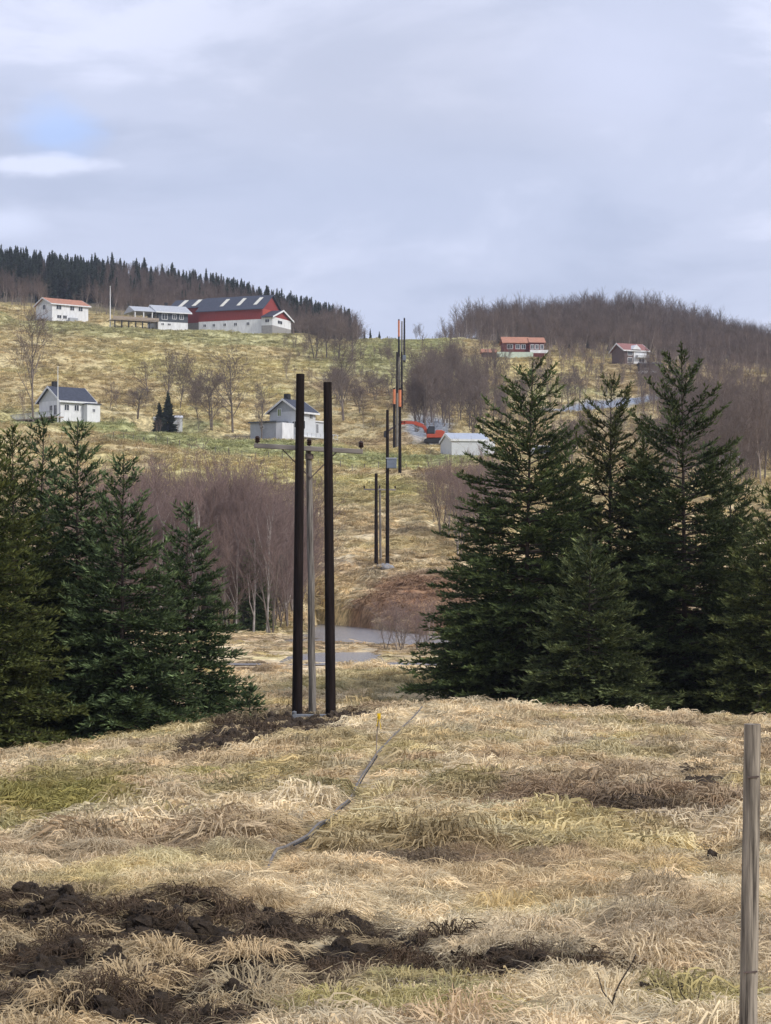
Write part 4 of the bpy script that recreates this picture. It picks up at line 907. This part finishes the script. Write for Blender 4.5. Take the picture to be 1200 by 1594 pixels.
# bungalow with the pale grey roof
h2 = gable_house(246, 509, 640, D(26), 9.2, 9, 3.0, 2.0, M['darkboard'], M['greyroof'], 'low dark bungalow with a pale grey roof and white basement left of the red barn', base_h=1.6, base=M['white'], gable=M['white'], over=.9, fascia=M['white'],
    wins=[('f', 2.0, 3.1, 1.5, 1.5), ('f', 5.0, 3.2, 1.0, 1.2), ('f', 7.2, 3.2, 1.0, 1.2), ('f', 1.4, .9, .8, .5), ('f', 3.4, .9, .8, .5), ('l', 2.0, 3.2, 1.4, 1.4), ('l', 5.4, 3.2, 1.4, 1.4)], chimney=(4.2, .35))
m = MB(); m.box(-14, -.1, -1.0, 3.0, 1.35, 1.6)
m.build('deck', M['deck'], h2)
m = MB(); m.box(-14, -.1, -1.1, -1.0, 1.65, 2.4); m.build('deck_railing', M['deck'], h2)
for i in range(7): MB().box(-13.5+i*2.1, -13.2+i*2.1, -.8, -.5, -2, 1.34).build('deck_post', M['black'], h2)
MB().prism([(-.9, 4.2), (8.8, 4.2), (4, 6.1)], 'x', -7.5, -.9).build('porch_roof', M['greyroof'], h2)
for i in range(3): MB().box(-7.3+i*2.6, -7.05+i*2.6, -.6, -.35, 1.61, 4.19).build('porch_post', M['white'], h2)
# the red barn
bl = gable_house(408, 512, 640, D(-22), 20.5, 12.5, 3.2, 4.2, M['red'], M['slate'], 'long red barn with a dark roof, five skylights and a white basement storey', base_h=2.9, base=M['white'], over=.7, gcorner=(1, 0), name='barn', cat='barn',
    wins=[('f', -18.5, 1.7, .8, .7), ('f', -15.5, 1.7, .8, .7), ('f', -12, 1.7, .8, .7), ('f', -8.5, 1.7, .9, .8), ('f', -4.5, 1.7, .9, .8)])
sl = 4.2/6.25; rf = [c for c in bl.children if c.name.startswith('roof')][0]
def skyl(x, parent, y0=1.4, y1=5.0, zb=6.1, w=1.1):
    m = MB(); 
    for s_ in (0,): m.add([(x-w/2, y0, zb+sl*y0+.26), (x+w/2, y0, zb+sl*y0+.26), (x+w/2+.5, y1, zb+sl*y1+.30), (x-w/2+.5, y1, zb+sl*y1+.30), (x-w/2, y0, zb+sl*y0+.34), (x+w/2, y0, zb+sl*y0+.34), (x+w/2+.5, y1, zb+sl*y1+.38), (x-w/2+.5, y1, zb+sl*y1+.38)], [(0, 1, 2, 3), (4, 7, 6, 5), (0, 4, 5, 1), (1, 5, 6, 2), (2, 6, 7, 3), (3, 7, 4, 0)])
    m.build('skylight', M['skylight'], parent)
for x in (-3.0, -8.4, -13.8): skyl(x, rf)
MB().box(.003, .06, .4, 12.1, 3.0, 6.0).build('sunlit_gable_sheet', M['orange'], bl)  # added sheet over the right end wall; brighter red paints in the sunlight
m = MB(); m.box(-31, -20.52, 2.5, 11.5, -2, 3.0); m.build('foundation', M['concrete'], bl)
MB().box(-31, -20.53, 2.5, 11.5, 3.003, 7.6).build('wall', M['red'], bl)
r2 = MB().prism([(1.9, 7.4), (7, 10.5), (12.1, 7.4)], 'x', -31.6, -20.6).build('roof', M['slate'], bl)
sl = 3.1/5.1
for x in (-23.5, -28.0): skyl(x, r2, 2.6, 6.2, 7.4-1.9*sl-.1, 1.3)
an = gable_house(424.5, 514, 636, D(-22), 7.5, 5.6, 1.9, 2.1, M['white'], M['slate'], 'x', base_h=1.7, base=M['concrete'], over=.45, gcorner=(0, 0)) if False else None
# annex with its own gable at the right end, part of the barn
MB().box(.07, 3.5, -.6, 12.4, -2.6, .9).build('annex_foundation', M['concrete'], bl)
MB().box(.08, 3.5, -.6, 12.4, .903, 3.4).build('annex_wall', M['white'], bl)
MB().prism([(-.6, 3.403), (12.4, 3.403), (5.9, 5.6)], 'x', .08, 3.5).build('annex_gable', M['red'], bl)
ar = MB().prism([(-1.4, 3.12), (5.9, 5.62), (13.2, 3.12), (13.2, 3.37), (5.9, 5.87), (-1.4, 3.37)], 'x', .1, 4.1).build('annex_roof', M['slate'], bl)
MB().prism([(-1.5, 2.95), (5.9, 5.45), (13.3, 2.95), (13.3, 3.42), (5.9, 5.95), (-1.5, 3.42)], 'x', 4.103, 4.2).build('barge_board', M['white'], ar)
window(bl, 4.6, 2.2, 3.0, .9, 1, 3.5, axis='x'); window(bl, 1.9, 2.2, 1.2, .8, -1, -.6)
# white house, middle left
h3 = gable_house(94, 656, 402, D(40), 7.0, 7.4, 3.0, 2.5, M['white'], M['slate'], 'white house with a dark roof and railed deck on the hillside at left', base_h=.9, base=M['white'], over=.5, fascia=M['white'], chimney=(1.2, .4),
    wins=[('l', 1.7, 2.2, .9, 1.7), ('l', 3.2, 2.2, .9, 1.7), ('f', 1.3, 2.6, .9, 1.0), ('f', 3.4, 2.6, .9, 1.0), ('f', 5.4, 2.6, .9, 1.0)], gable=M['offwhite'])  # off-white gable on white walls paints the shaded side
MB().box(4.8, 7.6, -1.4, -.05, -1.5, 3.3).build('entrance_wall', M['white'], h3)
MB().box(4.6, 7.8, -1.6, -.06, 3.303, 3.5).build('entrance_roof', M['slate'], h3); window(h3, 6.2, 2.2, .5, .5, -1, -1.4)
m = MB(); m.box(-2.4, -.05, -1.2, 13.5, .55, .8); m.build('deck', M['deck'], h3)
m = MB()
for i in range(30): m.box(-2.4, -2.32, -1.15+i*.5, -.95+i*.5, .803, 1.7)
m.box(-2.45, -2.28, -1.2, 13.5, 1.703, 1.8); m.build('deck_railing', M['offwhite'], h3)
hx = gable_house(-6, 655, 402, D(20), 7, 7, 3.6, 2.2, M['white'], M['slate'], 'sliver of a white house with a dark roof at the left edge of the photo', base_h=.4, gcorner=(1, 0), fascia=M['white'], wins=[('r', 3, 2.4, 1, 1)])
# grey house with flat extensions
h4 = gable_house(465, 683, 398, D(55), 5.0, 6.6, 4.2, 2.1, M['offwhite'], M['slate'], 'pale grey two storey house with a flat roofed extension behind the first crossarm', base_h=.8, base=M['white'], over=.55, fascia=M['white'], gable=M['greypaint'], chimney=(1.3, .45),  # gable a darker grey than the walls, shade painted as colour
    wins=[('l', 4.4, 4.9, .7, 1.2, dict(glass=M['greenglass'])), ('f', 1.4, 2.6, .8, 1.4), ('l', 1.0, 2.6, .8, 1.1), ('f', 3.6, 4.2, .9, .8)])
MB().box(-3.4, -.06, 2.6, 8.4, -.6, 2.9).build('extension_wall', M['greypaint'], h4); MB().box(-3.7, -.07, 2.3, 8.7, 2.903, 3.15).build('extension_roof', M['darkboard'], h4)
window(h4, 5.6, 2.1, .5, .4, -1, -3.4, axis='x')
MB().box(-3.4, -.06, 1.1, 2.55, -.6, 2.8).build('entrance_wall', M['white'], h4)
MB().box(5.25, 9.8, .6, 5.4, -.2, 3.4).build('extension_wall', M['offwhite'], h4); MB().box(5.25, 10.0, .3, 5.7, 3.403, 3.6).build('extension_roof', M['white'], h4)
window(h4, 6.3, 2.2, .6, 1.6, -1, .6); window(h4, 8.6, 2.3, .9, 1.4, -1, .6, glass=M['greenglass'])
m = MB(); m.box(-1.2, 9.5, -1.9, -1.82, 1.0, 1.12); m.box(-1.2, 9.5, -1.9, -.05, .2, .35)
for i in range(9): m.box(-1.2+i*1.3, -1.12+i*1.3, -1.9, -1.82, .35, 1.0)
m.build('veranda', M['offwhite'], h4)
# small white shed beside the twin spruces
sh = gable_house(268, 672, 414, D(8), 1.9, 2.4, 2.5, .35, M['white'], M['white'], 'small white garden shed partly behind the pair of small dark spruces', over=.12, name='shed', cat='shed')
MB().box(.5, 1.3, -.06, -.003, .1, 2.0).build('door', M['offwhite'], sh)
sh2 = gable_house(239, 667, 417, D(4), 1.3, 2.0, 1.9, .2, M['offwhite'], M['white'], 'low pale box shed just left of the pair of small dark spruces', over=.08, name='shed', cat='shed')
# the boat house like shed of the right meadow
s3 = gable_house(703, 709, 345, D(12), 5.8, 7.5, 2.4, 1.1, M['offwhite'], M['zinc'], 'long pale grey shed with a low bluish metal roof beside the big right spruce', over=.15, name='shed', cat='shed', fascia=M['white'])
MB().box(5.85, 7.1, .5, 6, -.5, 2.3).build('side_wall', M['white'], s3)
# red house and the brown house on the right
h5 = gable_house(784, 553, 560, D(4), 6.3, 6, 2.5, 1.5, M['darkred'], M['orangeroof'], 'dark red house with an orange roof and a pale green terrace wall', base_h=.7, base=M['mint'], over=.4,
    wins=[('f', 1.6, 2.2, 1.3, 1.0), ('f', 3.6, 2.2, .9, 1.0), ('f', 5.0, 2.2, .9, 1.0)])
MB().box(6.33, 10.2, -.8, 5.4, -1, 3.1).build('wing_wall', M['darkred'], h5)
MB().prism([(-1.2, 3.15), (5.8, 3.15), (2.3, 4.8)], 'x', 6.35, 10.6).build('wing_roof', M['orangeroof'], h5)
for i in range(3): window(h5, 7.2+i*1.2, 2.1, .7, 1.0, -1, -.8)
MB().box(6.4, 11.0, -2.2, -2.1, .4, 1.2).build('balcony_rail', M['white'], h5)
MB().box(-2.0, 7.2, -2.4, -2.1, -1.2, .6).build('terrace_wall', M['mint'], h5)
MB().box(-5.4, -2.05, -1.5, 2.5, -1.2, .5).build('garage_wall', M['brownwall'], h5)
MB().prism([(-2.0, .503), (3.0, .503), (.5, 1.6)], 'x', -5.8, -1.8).build('garage_roof', M['orangeroof'], h5)
h6 = gable_house(972, 566, 600, D(24), 7.0, 6.8, 3.8, 1.8, M['brownwall'], M['redroof'], 'brown house with a dull red roof and a small white dormer', over=.6, fascia=M['white'],
    wins=[('f', 1.7, 2.9, 1.2, 1.0), ('f', 1.7, 1.0, 1.2, 1.3), ('f', 4.8, 3.0, 2.0, .8)])
MB().prism([(1.9, 3.9), (4.7, 3.9), (3.3, 5.2)], 'y', -.95, 2.2).build('dormer', M['white'], h6)
MB().box(2.75, 6.9, -.25, -.003, .1, 3.7).build('bay', M['white'], h6); window(h6, 5.2, 1.0, 1.6, .9, -1, -.25); MB().box(3.4, 6.9, -1.4, -.05, 1.7, 2.4).build('balcony', M['offwhite'], h6)
# garage and car below it
ga = gable_house(998, 579, 558, D(4), 5.2, 5, 2.0, .4, M['black'], M['darkboard'], 'low dark open carport beneath the brown house', over=.3, name='carport', cat='carport')
def car(px, d, rz, body, label, L=4.3, cat='car', name='parked_car', h=1.45):
    o = empty(name, at(px, d)+Vector((0, 0, .05)), rz); tag(o, label, cat)
    prof = [(-L/2, .35), (L/2, .35), (L/2, .85), (L*.36, .95), (L*.16, h), (-L*.30, h), (-L*.44, .95), (-L/2, .9)]
    MB().prism(prof, 'y', -.85, .85).build('body', body, o, bevel=.05)
    MB().prism([(L*.32, .98), (L*.15, h-.08), (-L*.29, h-.08), (-L*.40, .98)], 'y', -.87, .87).build('windows', M['glass'], o)
    for x in (-L*.3, L*.3):
        for y in (-.86, .70): MB().tube([(x, y, .32), (x, y+.18, .32)], .32, 14).build('wheel', M['black'], o)
    return o
car(1008, 546, D(5), M['white'], 'white car parked in front of the dark carport')
# excavator
e = at(676, 372); e.z = (HY-690)*372/F; ex = empty('excavator', e); tag(ex, 'orange red tracked excavator with its boom reaching left on the field edge', 'excavator')
S = 372/F
def E(px, py, y=0.0): return Vector(((px-676)*S, y, (690-py)*S))
for y in (-1.2, .6): MB().prism([(-1.7, .15), (-1.4, 0), (1.4, 0), (1.7, .15), (1.7, .6), (1.4, .75), (-1.4, .75), (-1.7, .6)], 'y', y, y+.55).build('track', M['black'], ex, bevel=.04)
MB().box(-1.0, 1.0, -.64, .59, .3, .85).build('undercarriage', M['black'], ex)
bd = MB().prism([(-1.3, .86), (1.75, .86), (1.75, 1.9), (1.2, 2.15), (.2, 2.15), (.1, 1.5), (-1.3, 1.5)], 'y', -1.2, 1.15).build('body', M['orange'], ex, bevel=.06)
MB().box(1.76, 2.1, -1.1, 1.05, .9, 1.8).build('counterweight', M['black'], ex, bevel=.08)
cb = MB().prism([(-1.25, 1.51), (.05, 1.51), (.05, 2.75), (-.9, 2.8), (-1.25, 2.3)], 'y', -1.15, -.2).build('cab', M['black'], ex, bevel=.04)
MB().prism([(-1.15, 1.7), (-.05, 1.7), (-.05, 2.6), (-.85, 2.65), (-1.15, 2.25)], 'y', -1.18, -1.152).build('cab_window', M['glass'], cb)
def plate(pts, w, y, name, m, parent):
    mb = MB()
    for i in range(len(pts)-1): mb.bar(pts[i], pts[i+1], .35, w if not hasattr(w, '__len__') else w[i])
    return mb.build(name, m, parent, bevel=.03)
plate([E(667, 676, .3), E(659, 663, .3), E(645, 658, .3), E(628, 657, .3)], [.55, .62, .5], 0, 'boom', M['orange'], ex)
plate([E(631, 658, .3), E(623, 658, .3)], .6, 0, 'stick_head', M['orange'], ex)
plate([E(627, 656, .3), E(605, 670, .3)], .30, 0, 'stick', M['rust'], ex)
plate([E(655, 669, .3), E(640, 662, .3)], .16, 0, 'cylinder', M['galv'], ex)
MB().prism([(E(606, 669).x, E(606, 669).z), (E(598, 671).x, E(598, 671).z), (E(597, 680).x, E(597, 680).z), (E(604, 682).x, E(604, 682).z)], 'y', -.1, .7).build('bucket', M['black'], ex, bevel=.03)
# pale heap behind the excavator
p = at(690, 385); me = MB(); pts = [(660, 692), (668, 676), (690, 664), (696, 664), (702, 690), (702, 694)]
o = MB().prism([((u-690)*385/F, (HY-v)*385/F-p.z) for u, v in pts], 'y', 0, 6).build('gravel_heap', M['gravel'], None); o.location = p; tag(o, 'pale grey heap with a flat face right behind the excavator', 'heap')
# flagpoles
def flagpole(px, d, top, label, r=.09, py=None):
    p = at(px, d); H = (HY-top)*d/F-p.z; o = empty('flagpole', p); tag(o, label, 'flagpole'); tube_part('pole', [(0, 0, -.3), (0, 0, H*.5), (0, 0, H)], [r, r*.85, r*.5], M['white'], o, 8)
    m = MB(); m.tube([(0, 0, H), (0, 0, H+.08), (0, 0, H+.16)], [r*.5, r*1.6, r*.3], 8); m.build('finial', M['white'], o)
flagpole(171.5, 636, 446, 'tall white flagpole standing between the orange roofed house and the bungalow', .17)
flagpole(90, 392, 572, 'white flagpole in front of the white house with the dark roof', .10)
# white things beyond the right spruces
def bale(px, d, r, label, L=1.3):
    p = at(px, d); m = MB(); m.tube([(-L/2, 0, r*.9), (-L/2+.12, 0, r*.93), (L/2-.12, 0, r*.93), (L/2, 0, r*.9)], [r*.8, r, r, r*.8], 18); o = m.build('wrapped_bale', M['plastic'], None, smooth=True); o.location = p; o.rotation_euler = (0, 0, .2); tag(o, label, 'bale')
d_ = hit(1130, 726, 200, 330)
bale(1121, d_, .78, 'white wrapped bale half hidden by the tallest right spruce'); bale(1131, d_+2, .72, 'white wrapped bale, middle one of the three by the wood'); bale(1155, d_, .80, 'pinkish white wrapped bale nearest the right edge', 2.0)
v = car(846, 352, D(8), M['white'], 'white van glimpsed between the branches of the broad right spruce', L=4.8, cat='van', name='parked_van', h=2.2); 
# field fences: every post its own thing, wires strung per fence
def field_fence(pts, d0, n, ph, label, wl, name='fence_post'):
    prev = None; tops = []
    for i in range(n):
        t = i/(n-1); u = np.interp(t, np.linspace(0, 1, len(pts)), [q[0] for q in pts]); v = np.interp(t, np.linspace(0, 1, len(pts)), [q[1] for q in pts])
        d = hit(u, v, d0[0], d0[1]); p = at(u, d)
        if i == 0: ms = MB().tube([(0, 0, -.3), (.02, 0, ph)], [.065, .05], 6); proto_ = ms.build(name, M['oldwood'], None); o = proto_
        else: o = proto_.copy(); COL.objects.link(o)
        o.location = p; o.rotation_euler = (G.uniform(-.06, .06), G.uniform(-.06, .06), G.uniform(0, 6)); tag(o, label, 'fence post', label.replace('small ', 'posts: ')); tops.append(p)
    m = MB()
    for z in (ph*.5, ph*.9): m.tube([p+Vector((0, 0, z)) for p in tops], .012, 3, caps=False)
    o = m.build('fence_wire', M['rust'], None); tag(o, wl, 'fence wire')
field_fence([(0, 678), (120, 686), (215, 696), (330, 708), (460, 722)], (262, 420), 26, 1.15, 'small fence post in the row along the field below the white shed', 'thin wire of the fence along the field below the white shed')
field_fence([(495, 724), (560, 728), (640, 727), (700, 722)], (262, 360), 12, 1.15, 'small fence post in the row across the field left of the pale shed', 'thin wire of the fence across the field left of the pale shed')
# old wooden trailer / stack of planks left of the grey house
p = at(372, 405); m = MB(); m.box(-2.2, 2.2, -.6, .6, .5, 1.1)
o = empty('garden_fence', p); tag(o, 'low grey garden fence left of the grey house with flat extensions', 'fence'); r_ = MB()
for i in range(26): r_.box(-2.6+i*.22, -2.47+i*.22, -.03, .03, 0, 1.1)
r_.build('pickets', M['oldwood'], o); MB().box(-2.7, 3.1, .035, .09, .7, .8).build('rail', M['oldwood'], o)
print('objects', len(bpy.data.objects))

# ------------------------------------------------------------------ the air
hm = bpy.data.materials.new('haze_air'); hm.use_nodes = True; t = hm.node_tree; t.nodes.clear()
ho = t.nodes.new('ShaderNodeOutputMaterial'); pv = t.nodes.new('ShaderNodeVolumePrincipled'); pv.inputs['Color'].default_value = (.80, .86, 1, 1); pv.inputs['Density'].default_value = 0.00014; pv.inputs['Anisotropy'].default_value = 0.2
t.links.new(pv.outputs[0], ho.inputs['Volume'])
hz = MB().box(-6200, 6200, -6200, 6200, -9, 175).build('haze', hm); tag(hz, kind='stuff')
